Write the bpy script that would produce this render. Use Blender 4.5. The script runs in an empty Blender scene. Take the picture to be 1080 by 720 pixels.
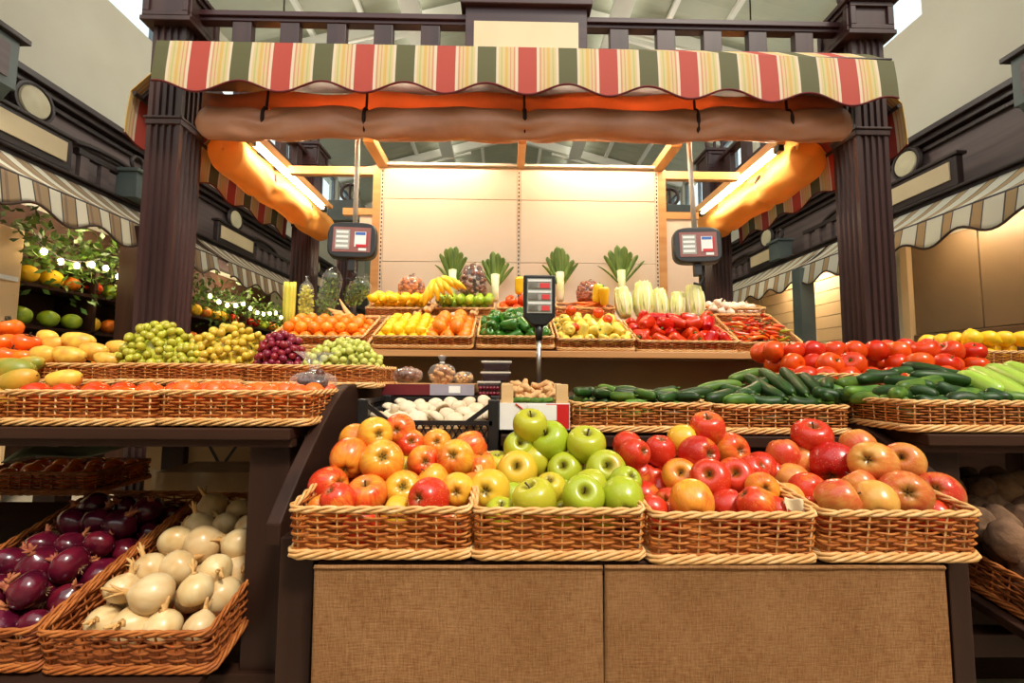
import bpy, math, random
import numpy as np
from mathutils import Vector, Matrix, Euler, noise
random.seed(11)
RN = random.Random(5)
SC = bpy.context.scene
COL = SC.collection
PI = math.pi
R = math.radians
# ------------------------------------------------------------------ camera
F = 480.0
CAMZ = 1.2
CM = (Matrix.Rotation(R(-0.9), 3, 'Z') @ Matrix.Rotation(R(90 + 4.4), 3, 'X') @ Matrix.Rotation(R(0.42), 3, 'Z'))
cd = bpy.data.cameras.new('camera'); cam = bpy.data.objects.new('camera', cd); COL.objects.link(cam)
cd.sensor_width = 36; cd.lens = 36 * F / 1080; cd.clip_start = 0.05; cd.clip_end = 200
cam.matrix_world = Matrix.Translation((0, 0, CAMZ)) @ CM.to_4x4()
SC.camera = cam
CP = Vector((0, 0, CAMZ))
def ray(px, py): return CM @ Vector(((px - 540) / F, -(py - 360) / F, -1))
def W(px, py, Y):
    d = ray(px, py); return CP + d * (Y / d.y)
def WX(px, py, X):
    d = ray(px, py); return CP + d * (X / d.x)
def WZ(px, py, Z):
    d = ray(px, py); return CP + d * ((Z - CAMZ) / d.z)

# ------------------------------------------------------------------ objects
KIDS = {}
def link(o, parent=None):
    COL.objects.link(o)
    if parent is not None:
        o.parent = parent; KIDS.setdefault(parent.name, []).append(o)
    return o
def empty(name, loc=(0, 0, 0), rot=(0, 0, 0), parent=None):
    o = bpy.data.objects.new(name, None); o.empty_display_size = .05
    o.location = loc; o.rotation_euler = rot
    return link(o, parent)
def tag(o, label, cat, group=None, kind=None):
    if label: o['label'] = label
    if cat: o['category'] = cat
    if group: o['group'] = group
    if kind: o['kind'] = kind
    return o
def struct(o): o['kind'] = 'structure'; return o
def dup(o, parent=None):
    c = o.copy(); link(c, parent)
    for k in KIDS.get(o.name, []): dup(k, c)
    return c
class Kind:
    """one model of a kind; the first placing moves the model itself, later ones copy it with its parts"""
    def __init__(s, maker): s.maker = maker; s.o = None
    def put(s, loc, rot=None, scale=1, label=None, cat=None, group=None, color=None):
        if s.o is None: s.o = s.maker(); o = s.o
        else:
            o = dup(s.o)
            for k in ('label', 'group'):
                if k in o: del o[k]
        o.location = loc
        if rot is None: rot = Euler((0, 0, 0))
        if hasattr(rot, 'to_euler') : o.rotation_euler = rot.to_euler()
        else: o.rotation_euler = rot
        o.scale = scale if hasattr(scale, '__len__') else (scale,) * 3
        tag(o, label, cat, group)
        if color is not None:
            o.color = color
            for k in KIDS.get(o.name, []): k.color = color
        return o
def axis_rot(d, spin=0):
    q = Vector(d).normalized().to_track_quat('Z', 'Y')
    return q.to_matrix() @ Matrix.Rotation(spin, 3, 'Z')

class MB:
    def __init__(s): s.v = []; s.f = []; s.m = []
    def add(s, vs, fs, mi=0):
        b = len(s.v); s.v.extend([tuple(p) for p in vs])
        s.f.extend([tuple(i + b for i in f) for f in fs]); s.m.extend([mi] * len(fs)); return s
    def box(s, x0, x1, y0, y1, z0, z1, mi=0):
        return s.add([(x0,y0,z0),(x1,y0,z0),(x1,y1,z0),(x0,y1,z0),(x0,y0,z1),(x1,y0,z1),(x1,y1,z1),(x0,y1,z1)],
                     [(0,3,2,1),(4,5,6,7),(0,1,5,4),(1,2,6,5),(2,3,7,6),(3,0,4,7)], mi)
    def obox(s, a, b, w, h, mi=0, up=(0,0,1)):
        """bar of section w x h from a to b"""
        a = Vector(a); b = Vector(b); t = (b - a).normalized(); u = Vector(up)
        if abs(t.dot(u)) > .99: u = Vector((0, 1, 0))
        x = t.cross(u).normalized() * (w / 2); z = x.cross(t).normalized() * (h / 2)
        vs = [a-x-z, a+x-z, a+x+z, a-x+z, b-x-z, b+x-z, b+x+z, b-x+z]
        return s.add(vs, [(0,1,2,3),(7,6,5,4),(0,4,5,1),(1,5,6,2),(2,6,7,3),(3,7,4,0)], mi)
    def tube(s, pts, r, n=8, mi=0, caps=True, closed=False):
        pts = [Vector(p) for p in pts]; m = len(pts)
        rr = r if hasattr(r, '__len__') else [r] * m
        vs = []; up = Vector((0.0131, 0.021, 1)).normalized()
        prev = None
        for i, p in enumerate(pts):
            if closed: t = pts[(i + 1) % m] - pts[i - 1]
            else: t = pts[min(i + 1, m - 1)] - pts[max(i - 1, 0)]
            t = t.normalized() if t.length > 1e-9 else Vector((0, 0, 1))
            if prev is None:
                a = up if abs(t.dot(up)) < .95 else Vector((1, 0.03, 0))
                x = t.cross(a).normalized()
            else:
                x = (prev - t * prev.dot(t)).normalized()
            prev = x; y = t.cross(x)
            for k in range(n):
                an = 2 * PI * k / n
                vs.append(p + x * (rr[i] * math.cos(an)) + y * (rr[i] * math.sin(an)))
        fs = []
        for i in range(m if closed else m - 1):
            j = (i + 1) % m
            for k in range(n):
                l = (k + 1) % n
                fs.append((i*n+k, i*n+l, j*n+l, j*n+k))
        if caps and not closed:
            fs.append(tuple(reversed(range(n)))); fs.append(tuple(range((m-1)*n, m*n)))
        return s.add(vs, fs, mi)
    def lathe(s, prof, n=24, mi=0, fn=None, org=(0,0,0)):
        """prof: (r,z) list; r=0 ends are poles"""
        vs = []; idx = []
        for (r, z) in prof:
            if r < 1e-6: idx.append([len(vs)]); vs.append((0, 0, z))
            else:
                idx.append(list(range(len(vs), len(vs) + n)))
                for k in range(n):
                    a = 2 * PI * k / n; vs.append((r * math.cos(a), r * math.sin(a), z))
        if fn: vs = [fn(*v) for v in vs]
        vs = [(v[0]+org[0], v[1]+org[1], v[2]+org[2]) for v in vs]
        fs = []
        for i in range(len(prof) - 1):
            A, B = idx[i], idx[i+1]
            for k in range(n):
                l = (k + 1) % n
                if len(A) == 1 and len(B) == 1: continue
                if len(A) == 1: fs.append((A[0], B[l], B[k]))
                elif len(B) == 1: fs.append((A[k], A[l], B[0]))
                else: fs.append((A[k], A[l], B[l], B[k]))
        if len(fs):  # profiles run bottom to top; flip if top to bottom
            pass
        return s.add(vs, fs, mi)
    def grid(s, fn, nu, nv, mi=0, cu=False, cv=False):
        vs = [fn(i / (nu if cu else nu - 1), j / (nv if cv else nv - 1)) for i in range(nu) for j in range(nv)]
        fs = []
        for i in range(nu if cu else nu - 1):
            for j in range(nv if cv else nv - 1):
                a, b = i, (i + 1) % nu; c, d = j, (j + 1) % nv
                fs.append((a*nv+c, b*nv+c, b*nv+d, a*nv+d))
        return s.add(vs, fs, mi)
    def prism(s, poly, lo, hi, axis=0, mi=0):
        """extrude polygon (u,v) along an axis from lo to hi"""
        n = len(poly)
        def P(u, v, w): return [(w,u,v),(u,w,v),(u,v,w)][axis]
        vs = [P(u, v, lo) for u, v in poly] + [P(u, v, hi) for u, v in poly]
        fs = [tuple(reversed(range(n))), tuple(range(n, 2*n))] + [(i, (i+1)%n, (i+1)%n+n, i+n) for i in range(n)]
        return s.add(vs, fs, mi)
    def build(s, name, mats, parent=None, smooth=False, bevel=0, subsurf=0, solid=0, loc=None, recalc=True):
        me = bpy.data.meshes.new(name); me.from_pydata(s.v, [], s.f)
        for m in (mats if isinstance(mats, (list, tuple)) else [mats]): me.materials.append(m)
        if any(s.m): me.polygons.foreach_set('material_index', s.m)
        me.update()
        if recalc:
            import bmesh
            bm = bmesh.new(); bm.from_mesh(me); bmesh.ops.recalc_face_normals(bm, faces=bm.faces); bm.to_mesh(me); bm.free()
        if smooth: me.polygons.foreach_set('use_smooth', [True] * len(me.polygons))
        o = bpy.data.objects.new(name, me)
        if loc is not None: o.location = loc
        link(o, parent)
        if solid:
            md = o.modifiers.new('thick', 'SOLIDIFY'); md.thickness = solid; md.offset = 0
        if bevel:
            md = o.modifiers.new('bevel', 'BEVEL'); md.width = bevel; md.segments = 2; md.limit_method = 'ANGLE'; md.angle_limit = R(40)
        if subsurf:
            md = o.modifiers.new('sub', 'SUBSURF'); md.levels = subsurf; md.render_levels = subsurf
        return o
def smoothpath(pts, n):
    """Catmull-Rom through pts -> n samples (tuples of any length)"""
    P = [np.array(p, float) for p in pts]; P = [2*P[0]-P[1]] + P + [2*P[-1]-P[-2]]; out = []
    segs = len(P) - 3
    for i in range(n):
        t = i / (n - 1) * segs; k = min(int(t), segs - 1); t -= k
        a, b, c, d = P[k:k+4]
        out.append(tuple(.5*((2*b)+(-a+c)*t+(2*a-5*b+4*c-d)*t*t+(-a+3*b-3*c+d)*t**3)))
    return out

# ------------------------------------------------------------------ materials
def s2l(c):
    return tuple(((x/255)/12.92 if x/255 <= .04045 else ((x/255+.055)/1.055)**2.4) for x in c) + (1,)
class NT:
    def __init__(s, name):
        s.mat = bpy.data.materials.new(name); s.mat.use_nodes = True
        s.t = s.mat.node_tree; s.n = s.t.nodes; s.l = s.t.links
        s.b = s.n['Principled BSDF']; s.out = s.n['Material Output']
    def node(s, ty, **kw):
        x = s.n.new(ty)
        for k, v in kw.items(): setattr(x, k, v)
        return x
    def val(s, sock, v):
        if hasattr(v, 'is_output') or isinstance(v, bpy.types.NodeSocket): s.l.new(v, sock)
        else: sock.default_value = v
    def math(s, op, a, b=0.0, c=None, clamp=False):
        x = s.node('ShaderNodeMath', operation=op); x.use_clamp = clamp
        s.val(x.inputs[0], a); s.val(x.inputs[1], b)
        if c is not None: s.val(x.inputs[2], c)
        return x.outputs[0]
    def mix(s, f, a, b, mode='MIX'):
        x = s.node('ShaderNodeMix', data_type='RGBA', blend_type=mode)
        s.val(x.inputs[0], f); s.val(x.inputs[6], a); s.val(x.inputs[7], b); return x.outputs[2]
    def coord(s, which='Object'):
        return s.node('ShaderNodeTexCoord').outputs[which]
    def mapping(s, v, scale=(1,1,1), loc=(0,0,0)):
        m = s.node('ShaderNodeMapping'); s.l.new(v, m.inputs[0]); m.inputs['Scale'].default_value = scale
        m.inputs['Location'].default_value = loc; return m.outputs[0]
    def noise(s, v, scale, detail=3, w=None, rough=.5):
        x = s.node('ShaderNodeTexNoise')
        if w is not None: x.noise_dimensions = '4D'; s.val(x.inputs['W'], w)
        s.l.new(v, x.inputs['Vector']); x.inputs['Scale'].default_value = scale; x.inputs['Detail'].default_value = detail
        x.inputs['Roughness'].default_value = rough
        return x.outputs['Fac']
    def ramp(s, f, stops, interp='LINEAR'):
        x = s.node('ShaderNodeValToRGB'); s.l.new(f, x.inputs[0]); cr = x.color_ramp; cr.interpolation = interp
        while len(cr.elements) < len(stops): cr.elements.new(.5)
        for e, (p, c) in zip(cr.elements, stops): e.position = p; e.color = c
        return x.outputs[0]
    def bump(s, h, strength=.2, dist=.01):
        x = s.node('ShaderNodeBump'); s.l.new(h, x.inputs['Height']); x.inputs['Strength'].default_value = strength
        x.inputs['Distance'].default_value = dist; s.l.new(x.outputs[0], s.b.inputs['Normal'])
    def set(s, **kw):
        for k, v in kw.items(): s.val(s.b.inputs[k.replace('_', ' ')], v)
        return s.mat
def sep(nt, v):
    x = nt.node('ShaderNodeSeparateXYZ'); nt.l.new(v, x.inputs[0]); return x.outputs
def pm(name, c, c2=None, rough=.5, scale=8, stretch=(1,1,1), bump=0, bscale=None, bdist=.004, metal=0, rand=0, spec=.5, sss=0, coat=0, lo=.35, hi=.65, detail=3, trans=0):
    """two-tone procedural surface; colours are sRGB 0-255"""
    nt = NT(name); v = nt.coord(); w = nt.math('MULTIPLY', nt.node('ShaderNodeObjectInfo').outputs['Random'], 17.0)
    m = nt.mapping(v, stretch); c2 = c2 or tuple(max(0, x * .82) for x in c)
    f = nt.noise(m, scale, detail, w)
    col = nt.ramp(f, [(lo, s2l(c)), (hi, s2l(c2))])
    if rand:
        hs = nt.node('ShaderNodeHueSaturation'); nt.l.new(col, hs.inputs['Color'])
        rr = nt.node('ShaderNodeObjectInfo').outputs['Random']
        nt.l.new(nt.math('MULTIPLY_ADD', rr, rand, 1 - rand/2), hs.inputs['Value'])
        nt.l.new(nt.math('MULTIPLY_ADD', rr, rand*.06, .5 - rand*.03), hs.inputs['Hue'])
        col = hs.outputs[0]
    nt.set(Base_Color=col, Roughness=rough, Metallic=metal)
    nt.b.inputs['Specular IOR Level'].default_value = spec
    if coat: nt.b.inputs['Coat Weight'].default_value = coat; nt.b.inputs['Coat Roughness'].default_value = .12
    if sss:
        nt.b.inputs['Subsurface Weight'].default_value = sss; nt.b.inputs['Subsurface Radius'].default_value = (.012, .006, .003)
        nt.b.inputs['Subsurface Scale'].default_value = 1
    if trans: nt.b.inputs['Transmission Weight'].default_value = trans
    if bump: nt.bump(nt.noise(m, bscale or scale * 3, 4), bump, bdist)
    return nt.mat
def emit(name, c, st):
    nt = NT(name); nt.set(Base_Color=(0,0,0,1), Emission_Color=s2l(c)); nt.b.inputs['Emission Strength'].default_value = st
    return nt.mat
def fabric(name, stops, period, axis=0, rough=.8, transl=.35):
    """striped cloth: constant stripes along an object axis, letting light through"""
    nt = NT(name); v = nt.coord(); x = sep(nt, v)[axis]
    f = nt.math('FRACT', nt.math('DIVIDE', nt.math('ADD', x, 100 * period), period))
    col = nt.ramp(f, [(p, s2l(c)) for p, c in stops], 'CONSTANT')
    n = nt.noise(nt.mapping(v, (300, 300, 300)), 1, 2)
    nt.set(Base_Color=col, Roughness=rough); nt.bump(n, .15, .001)
    tr = nt.node('ShaderNodeBsdfTranslucent'); nt.l.new(col, tr.inputs[0])
    mx = nt.node('ShaderNodeMixShader'); mx.inputs[0].default_value = transl
    nt.l.new(nt.b.outputs[0], mx.inputs[1]); nt.l.new(tr.outputs[0], mx.inputs[2]); nt.l.new(mx.outputs[0], nt.out.inputs[0])
    return nt.mat
def cloth(name, c, c2, transl=.3, scale=6, rough=.7):
    nt = NT(name); v = nt.coord(); f = nt.noise(v, scale, 4)
    col = nt.ramp(f, [(.3, s2l(c)), (.7, s2l(c2))]); nt.set(Base_Color=col, Roughness=rough)
    nt.bump(nt.noise(v, scale * 2, 4), .3, .02)
    tr = nt.node('ShaderNodeBsdfTranslucent'); nt.l.new(col, tr.inputs[0])
    mx = nt.node('ShaderNodeMixShader'); mx.inputs[0].default_value = transl
    nt.l.new(nt.b.outputs[0], mx.inputs[1]); nt.l.new(tr.outputs[0], mx.inputs[2]); nt.l.new(mx.outputs[0], nt.out.inputs[0])
    return nt.mat
def wood(name, c, c2, rough=.45, axis=0, scale=14, spec=.5):
    st = [(1,1,1)]*3; s = [scale]*3; s[axis] = scale * .06
    return pm(name, c, c2, rough=rough, scale=1, stretch=tuple(s), bump=.15, bscale=2, bdist=.002, lo=.3, hi=.7, spec=spec)
M = {}
M['maroon'] = wood('maroon painted wood', (70, 43, 40), (46, 27, 27), .35, 2)
M['maroon_x'] = wood('maroon painted wood rails', (72, 41, 42), (48, 27, 30), .35, 0)
M['darkwood'] = wood('dark stained wood', (64, 38, 26), (42, 24, 16), .6, 0, spec=.2)
M['darkwood_z'] = wood('dark stained wood upright', (62, 37, 26), (42, 24, 17), .55, 2, spec=.25)
M['darkwood_y'] = wood('dark stained wood lengthwise', (62, 37, 27), (42, 25, 18), .6, 1, spec=.2)
M['pine'] = wood('varnished pine', (226, 178, 118), (206, 148, 88), .4, 0, 18)
M['pine_y'] = wood('varnished pine lengthwise', (226, 178, 118), (206, 148, 88), .4, 1, 18)
M['shelfwood'] = wood('beech shelf', (214, 160, 104), (190, 132, 78), .45, 0, 16)
M['cream_board'] = pm('cream board', (226, 205, 164), (218, 196, 154), .5, scale=3)
M['panel'] = pm('cream steel panel', (246, 230, 210), (243, 226, 204), .25, scale=2)
M['slot'] = pm('dark slot', (40, 24, 16), rough=.8)
M['black_plastic'] = pm('black plastic', (28, 27, 29), (20, 20, 22), .4, scale=20)
M['grey_plastic'] = pm('charcoal plastic', (32, 33, 34), (26, 27, 28), .4, scale=20)
M['white_paint'] = pm('white paint', (228, 224, 212), (220, 214, 200), .4, scale=3)
M['steel'] = pm('brushed steel', (190, 188, 184), (165, 162, 158), .3, scale=20, metal=1)
M['tube'] = emit('fluorescent tube', (255, 231, 196), 108)
M['white'] = pm('white sticker', (240, 240, 236), (232, 232, 228), .5)
M['ltgrey'] = pm('pale lcd', (168, 170, 160), (156, 158, 150), .4)
M['red'] = pm('red print', (206, 30, 34), (196, 26, 30), .45)
M['redlcd'] = emit('red lit digits', (240, 70, 66), .8)
M['blue'] = pm('blue print', (60, 110, 190), (56, 100, 180), .45)
M['rosebrown'] = pm('screen face', (150, 92, 84), (138, 82, 74), .35)
M['cardboard'] = pm('cardboard', (206, 164, 112), (188, 146, 96), .8, scale=10)
M['paleply'] = wood('pale crate wood', (222, 186, 134), (204, 164, 112), .6, 0, 20)
def wicker(name, a, b, c, rough=.5):
    nt = NT(name); v = nt.coord()
    f = nt.noise(nt.mapping(v, (25, 25, 90)), 1, 3); g = nt.noise(v, 160, 2)
    col = nt.ramp(f, [(.25, s2l(a)), (.5, s2l(b)), (.75, s2l(c))])
    nt.b.inputs['Specular IOR Level'].default_value = .3; nt.set(Base_Color=col, Roughness=rough); nt.bump(g, .3, .001); return nt.mat
M['wicker'] = wicker('honey wicker', (134, 66, 20), (176, 98, 38), (210, 140, 70))
M['wicker_rim'] = wicker('pale peeled wicker', (206, 148, 80), (226, 176, 112), (240, 204, 150))
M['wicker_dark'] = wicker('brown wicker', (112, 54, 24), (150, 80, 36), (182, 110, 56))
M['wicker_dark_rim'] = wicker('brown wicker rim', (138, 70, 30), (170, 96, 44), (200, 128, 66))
# ------------------------------------------------------------------ the hall (setting)
M['uplight'] = emit('ceiling uplight', (255, 250, 238), 3.4)  # emissive fill added to lift the dark roof
M['plaster'] = pm('cream plaster', (212, 208, 190), (206, 201, 182), .85, scale=1.2)
M['endwall'] = pm('grey green end wall', (160, 170, 150), (150, 160, 142), .8, scale=.8)
M['roof'] = pm('grey green roof sheet', (186, 188, 166), (172, 174, 154), .55, scale=.6)
M['truss'] = pm('white painted steel', (244, 242, 230), (238, 235, 222), .5, scale=2)
M['fascia'] = wood('grey brown fascia', (116, 98, 94), (86, 72, 72), .5, 1)
M['fascia_dark'] = wood('dark fascia moulding', (58, 42, 38), (40, 28, 26), .45, 1)
M['capital_grey'] = pm('grey green painted capital', (96, 106, 100), (82, 92, 90), .5, scale=4)
M['disc'] = pm('cream medallion disc', (222, 212, 176), (210, 198, 160), .5)
M['floor'] = pm('pale grey stone floor', (176, 164, 142), (158, 146, 124), .6, scale=3, bump=.1)
M['frame_grey'] = pm('grey window frame', (120, 126, 132), (108, 114, 122), .4)
def glass_mat(name, c=(235, 245, 248), gl=.08, rough=.02):
    nt = NT(name); t = nt.node('ShaderNodeBsdfTransparent'); t.inputs[0].default_value = s2l(c)
    g = nt.node('ShaderNodeBsdfGlossy'); g.inputs['Roughness'].default_value = rough
    fr = nt.node('ShaderNodeLayerWeight'); fr.inputs[0].default_value = .25
    mx = nt.node('ShaderNodeMixShader'); nt.l.new(nt.math('MULTIPLY_ADD', fr.outputs['Facing'], .22, gl, clamp=True), mx.inputs[0])
    nt.l.new(t.outputs[0], mx.inputs[1]); nt.l.new(g.outputs[0], mx.inputs[2]); nt.l.new(mx.outputs[0], nt.out.inputs[0])
    return nt.mat
M['glass'] = glass_mat('window glass')
def film_mat():
    nt = NT('clear plastic film'); t = nt.node('ShaderNodeBsdfTransparent'); g = nt.node('ShaderNodeBsdfGlossy'); g.inputs['Roughness'].default_value = .12
    d = nt.node('ShaderNodeBsdfDiffuse'); d.inputs[0].default_value = (.9, .9, .88, 1); fr = nt.node('ShaderNodeLayerWeight'); fr.inputs[0].default_value = .3
    m1 = nt.node('ShaderNodeMixShader'); nt.l.new(nt.math('MULTIPLY_ADD', fr.outputs['Facing'], .22, .03), m1.inputs[0]); nt.l.new(t.outputs[0], m1.inputs[1]); nt.l.new(d.outputs[0], m1.inputs[2])
    m2 = nt.node('ShaderNodeMixShader'); m2.inputs[0].default_value = .06; nt.l.new(m1.outputs[0], m2.inputs[1]); nt.l.new(g.outputs[0], m2.inputs[2]); nt.l.new(m2.outputs[0], nt.out.inputs[0]); return nt.mat
M['film'] = film_mat()
b = MB(); b.box(-6, 6, -3.2, 16.2, -.1, 0); struct(b.build('floor', M['floor']))
Y0, Y1, YRF = -3.0, 16.0, 1.2
HW = {-1: 5.0, 1: 5.3}; XC = .15
WB, WT, EV, RG = 5.86, 7.0, 7.2, 8.55
wins = [(Y0 + .4 + i * 2.0, Y0 + 2.2 + i * 2.0) for i in range(9)]
for s, nm in ((-1, 'wall_left'), (1, 'wall_right')):
    b = MB(); xa, xb = sorted((s * HW[s], s * (HW[s] + .25)))
    b.box(xa, xb, Y0, Y1, 0, WB); b.box(xa, xb, Y0, Y1, WT, EV)
    e = [Y0] + [v for w in wins for v in w] + [Y1]
    for i in range(0, len(e), 2):
        b.box(xa, xb, e[i], e[i+1], WB, WT)
    struct(b.build(nm, M['plaster']))
    for i, (a, c) in enumerate(wins):
        n = i + 1 + (9 if s > 0 else 0); xc = s * (HW[s] + .12)
        f = MB(); t = .035
        for z in (WB + t, WT - t): f.box(xc - t, xc + t, a, c, z - t, z + t)
        for y in (a + t, (a + c) / 2, c - t): f.box(xc - t, xc + t, y - t, y + t, WB + 2*t, WT - 2*t)
        fo = struct(f.build('window_%d' % n, M['frame_grey']))
        p = MB(); p.box(xc - .004, xc + .004, a + .03, c - .03, WB + .03, WT - .03)
        p.build('pane', M['glass'], fo)
b = MB(); b.box(-5.25, 5.55, Y0 - .2, Y0, 0, 4.4); struct(b.build('wall_front', M['plaster']))
b = MB(); b.prism([(-5.25, 0), (5.55, 0), (5.55, EV), (XC, RG + .06), (-5.25, EV)], Y1, Y1 + .2, axis=1)
struct(b.build('wall_back', M['endwall']))
b = MB()
NR = 150
for s in (-1, 1):
    def rf(u, v, s=s):
        x = v * 5.6; saw = abs(((u * NR / 3) % 1) - .5) * .05
        return (XC + s * x, YRF + u * (Y1 - YRF + .2), RG - .27 * x + saw)
    b.grid(rf, NR, 2)
ceil = struct(b.build('ceiling', M['roof'], solid=.02))
slope = .27
for i in range(6):
    y = YRF + 1.9 + i * 2.5
    for s in (-1, 1):
        m = MB(); m.obox((XC, y, RG - .18), (XC + s * 5.1, y, RG - .18 - slope * 5.1), .1, .24); m.build('rafter', M['truss'], ceil)
        m = MB(); m.obox((XC + s*1.2, y, RG - .4 - slope*1.2), (XC + s * 3.4, y, RG - 1.35), .07, .07); m.build('brace', M['truss'], ceil)
    m = MB(); m.obox((-5, y, EV + .02), (5.3, y, EV + .02), .06, .06); m.build('tie_rod', M['truss'], ceil)
for x, w in ((.9, .09), (1.87, .36), (2.8, .09), (3.75, .09)):
    for s in (-1, 1):
        z = RG - .06 - slope * x - (.30 if w > .2 else 0)
        m = MB(); m.obox((XC + s * x, YRF, z), (XC + s * x, Y1, z), w, .08); pu = m.build('purlin' if w < .2 else 'light_tray', M['truss'], ceil)
        if w > .2:
            m = MB(); m.obox((XC + s * x, 4.0, z + .06), (XC + s * x, Y1 - 1, z + .06), w * .6, .03); m.build('added_fill_strip', M['uplight'], pu)  # unseen glowing strip added on the tray to brighten the roof

# ---- shop fronts along both side walls
M['aw_side'] = fabric('cream and tan striped canvas', [(0, (224, 218, 198)), (.36, (78, 76, 72)), (.41, (168, 142, 108)), (.5, (142, 118, 96)), (.6, (168, 142, 108)), (.9, (78, 76, 72)), (.95, (224, 218, 198))], .25, 0, .8, .2)
M['aw_side2'] = fabric('white and tan striped canvas', [(0, (232, 230, 214)), (.58, (96, 92, 92)), (.63, (196, 168, 124)), (.93, (96, 92, 92)), (.97, (232, 230, 214))], .28, 0, .8, .25)
M['aw_trim'] = pm('dark canvas hem', (74, 52, 40), rough=.8)
def shop_awning(s, Yc, L, label):
    """sloping striped sheet with a scalloped valance; local x runs along the wall, local -y to the aisle"""
    a = empty('shop_awning', (s * (HW[s] - .47), Yc, 3.20), (0, 0, s * PI / 2 ))
    # for the right wall local -y must point to -X: rotate -90 ; for the left wall +90
    a.rotation_euler = (0, 0, -PI / 2 if s > 0 else PI / 2)
    P = .6
    def fn(u, v):
        x = (u - .5) * L
        hem = .055 * math.cos(2 * PI * x / P)
        if v < .5: t = v / .5; return (x, -.5 * t, -.36 * t - .03 * math.sin(PI * t))
        t = (v - .5) / .5; return (x, -.5 - .05 * t, -.36 - (.26 + hem) * t)
    g = MB(); g.grid(fn, int(L / .05) + 1, 13); g.build('canvas', M['aw_side' if s < 0 else 'aw_side2'], a, smooth=True, solid=.006)
    t = MB(); t.tube([fn(i / (L / .05), 1) for i in range(int(L / .05) + 1)], .012, 5); t.build('hem', M['aw_trim'], a, smooth=True)
    t = MB(); t.tube([(-L/2, -.49, -.37), (L/2, -.49, -.37)], .018, 8); t.build('front_rod', M['fascia_dark'], a)
    for x in (-L/2 + .05, L/2 - .05):
        t = MB(); t.obox((x, .0, -.03), (x, -.49, -.38), .025, .025); t.build('arm', M['fascia_dark'], a)
    tag(a, label, 'awning', 'striped awnings over the side shops'); return a
ntrim = [0]
def trim(mb, mat):
    ntrim[0] += 1; return struct(mb.build('trim_%d' % ntrim[0], mat, bevel=.008))
side_word = {-1: 'left', 1: 'right'}
where = ['nearest the camera', 'second from the camera', 'deep in the hall']
for s, Ys in ((-1, (4.47, 7.92, 11.4)), (1, (5.5, 8.58, 11.9))):
    sx = lambda out: s * (HW[s] - out)
    def bx(b, o0, o1, y0, y1, z0, z1, mi=0):
        a, c = sorted((sx(o0), sx(o1))); b.box(a, c, y0, y1, z0, z1, mi)
    b = MB(); bx(b, .0, .14, Y0, Y1, 3.0, 4.1); trim(b, M['fascia'])
    b = MB(); bx(b, .0, .30, Y0, Y1, 4.13, 4.2); bx(b, .0, .24, Y0, Y1, 4.06, 4.13); bx(b, .14, .19, Y0, Y1, 3.98, 4.03); trim(b, M['fascia_dark'])
    b = MB(); bx(b, .14, .5, Y0, Y1, 3.14, 3.22); bx(b, .14, .55, Y0, Y1, 3.22, 3.25); trim(b, M['fascia_dark'])
    for k, Yc in enumerate(Ys):
        w = side_word[s]
        m = empty('wall_medallion', (sx(.2), Yc, 3.92), (0, s * -PI / 2, 0))
        d = MB(); d.lathe([(0, 0), (.20, 0), (.215, .02), (.20, .05), (.175, .05), (.165, .03), (0, .03)], 32); d.build('ring', M['fascia_dark'], m, smooth=False)
        d = MB(); d.lathe([(0, .028), (.15, .028), (.155, .04), (.145, .055), (0, .06)], 32); d.build('disc', M['disc'], m)
        tag(m, 'round cream medallion on the dark %s shop fascia, %s' % (w, where[k]), 'medallion')
        p = empty('sign_board', (sx(.46), Yc - .36, 3.45))
        d = MB(); d.box(-.04, .04, -.52, .52, -.18, .15); d.box(-.06, .06, -.55, .55, .15, .19); d.build('frame', M['fascia_dark'], p, bevel=.01)
        d = MB(); a, c = sorted((-s * .03, -s * .055)); d.box(a, c, -.45, .45, -.10, .10); d.build('face', M['cream_board'], p)
        tag(p, 'blank cream sign board above the %s awning, %s' % (w, where[k]), 'sign')
        q = empty('balustrade', (sx(.45), Yc + .95, 3.25))
        d = MB(); d.box(-.035, .035, -.7, .7, .27, .33); d.build('top_rail', M['fascia_dark'], q)
        for j in range(6):
            d = MB(); y = -.62 + j * .25; d.box(-.025, .025, y - .05, y + .05, 0, .27); d.build('baluster', M['fascia'], q)
        tag(q, 'low dark balustrade above the %s awning, %s' % (w, where[k]), 'railing')
        shop_awning(s, Yc + (.25 if s < 0 else -.45), 3.2 if s < 0 else 3.0, 'cream and tan striped awning over the %s shops, %s' % (w, where[k]))
        # arched pediment over the balustrade
        d = MB(); n = 20
        pts = [(sx(.2), Yc + .95 + .66 * math.cos(PI * i / n), 3.62 + .2 * math.sin(PI * i / n)) for i in range(n + 1)]
        d.tube(pts, .035, 6); trim(d, M['fascia_dark'])
    # grey corbel box high on the fascia, at the frame's edge
    cy = 3.62
    g = empty('pilaster_capital', (sx(.36), cy, 3.58))
    d = MB(); d.box(-.26, .26, -.33, .33, .12, .58); d.prism([(-.26, .12), (.26, .12), (.12, -.06), (-.12, -.06)], -.3, .3, axis=1); d.build('block', M['capital_grey'], g, bevel=.01)
    d = MB(); d.box(-.31, .31, -.38, .38, .58, .63); d.build('lid', M['fascia_dark'], g, bevel=.008)
    d = MB(); a, c = sorted((-s*.26, -s*.275)); d.box(a, c, -.24, .24, .2, .5); d.build('inset_panel', M['fascia'], g)
    tag(g, 'grey green capital block with dark lid high on the %s wall' % side_word[s], 'capital')
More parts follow.
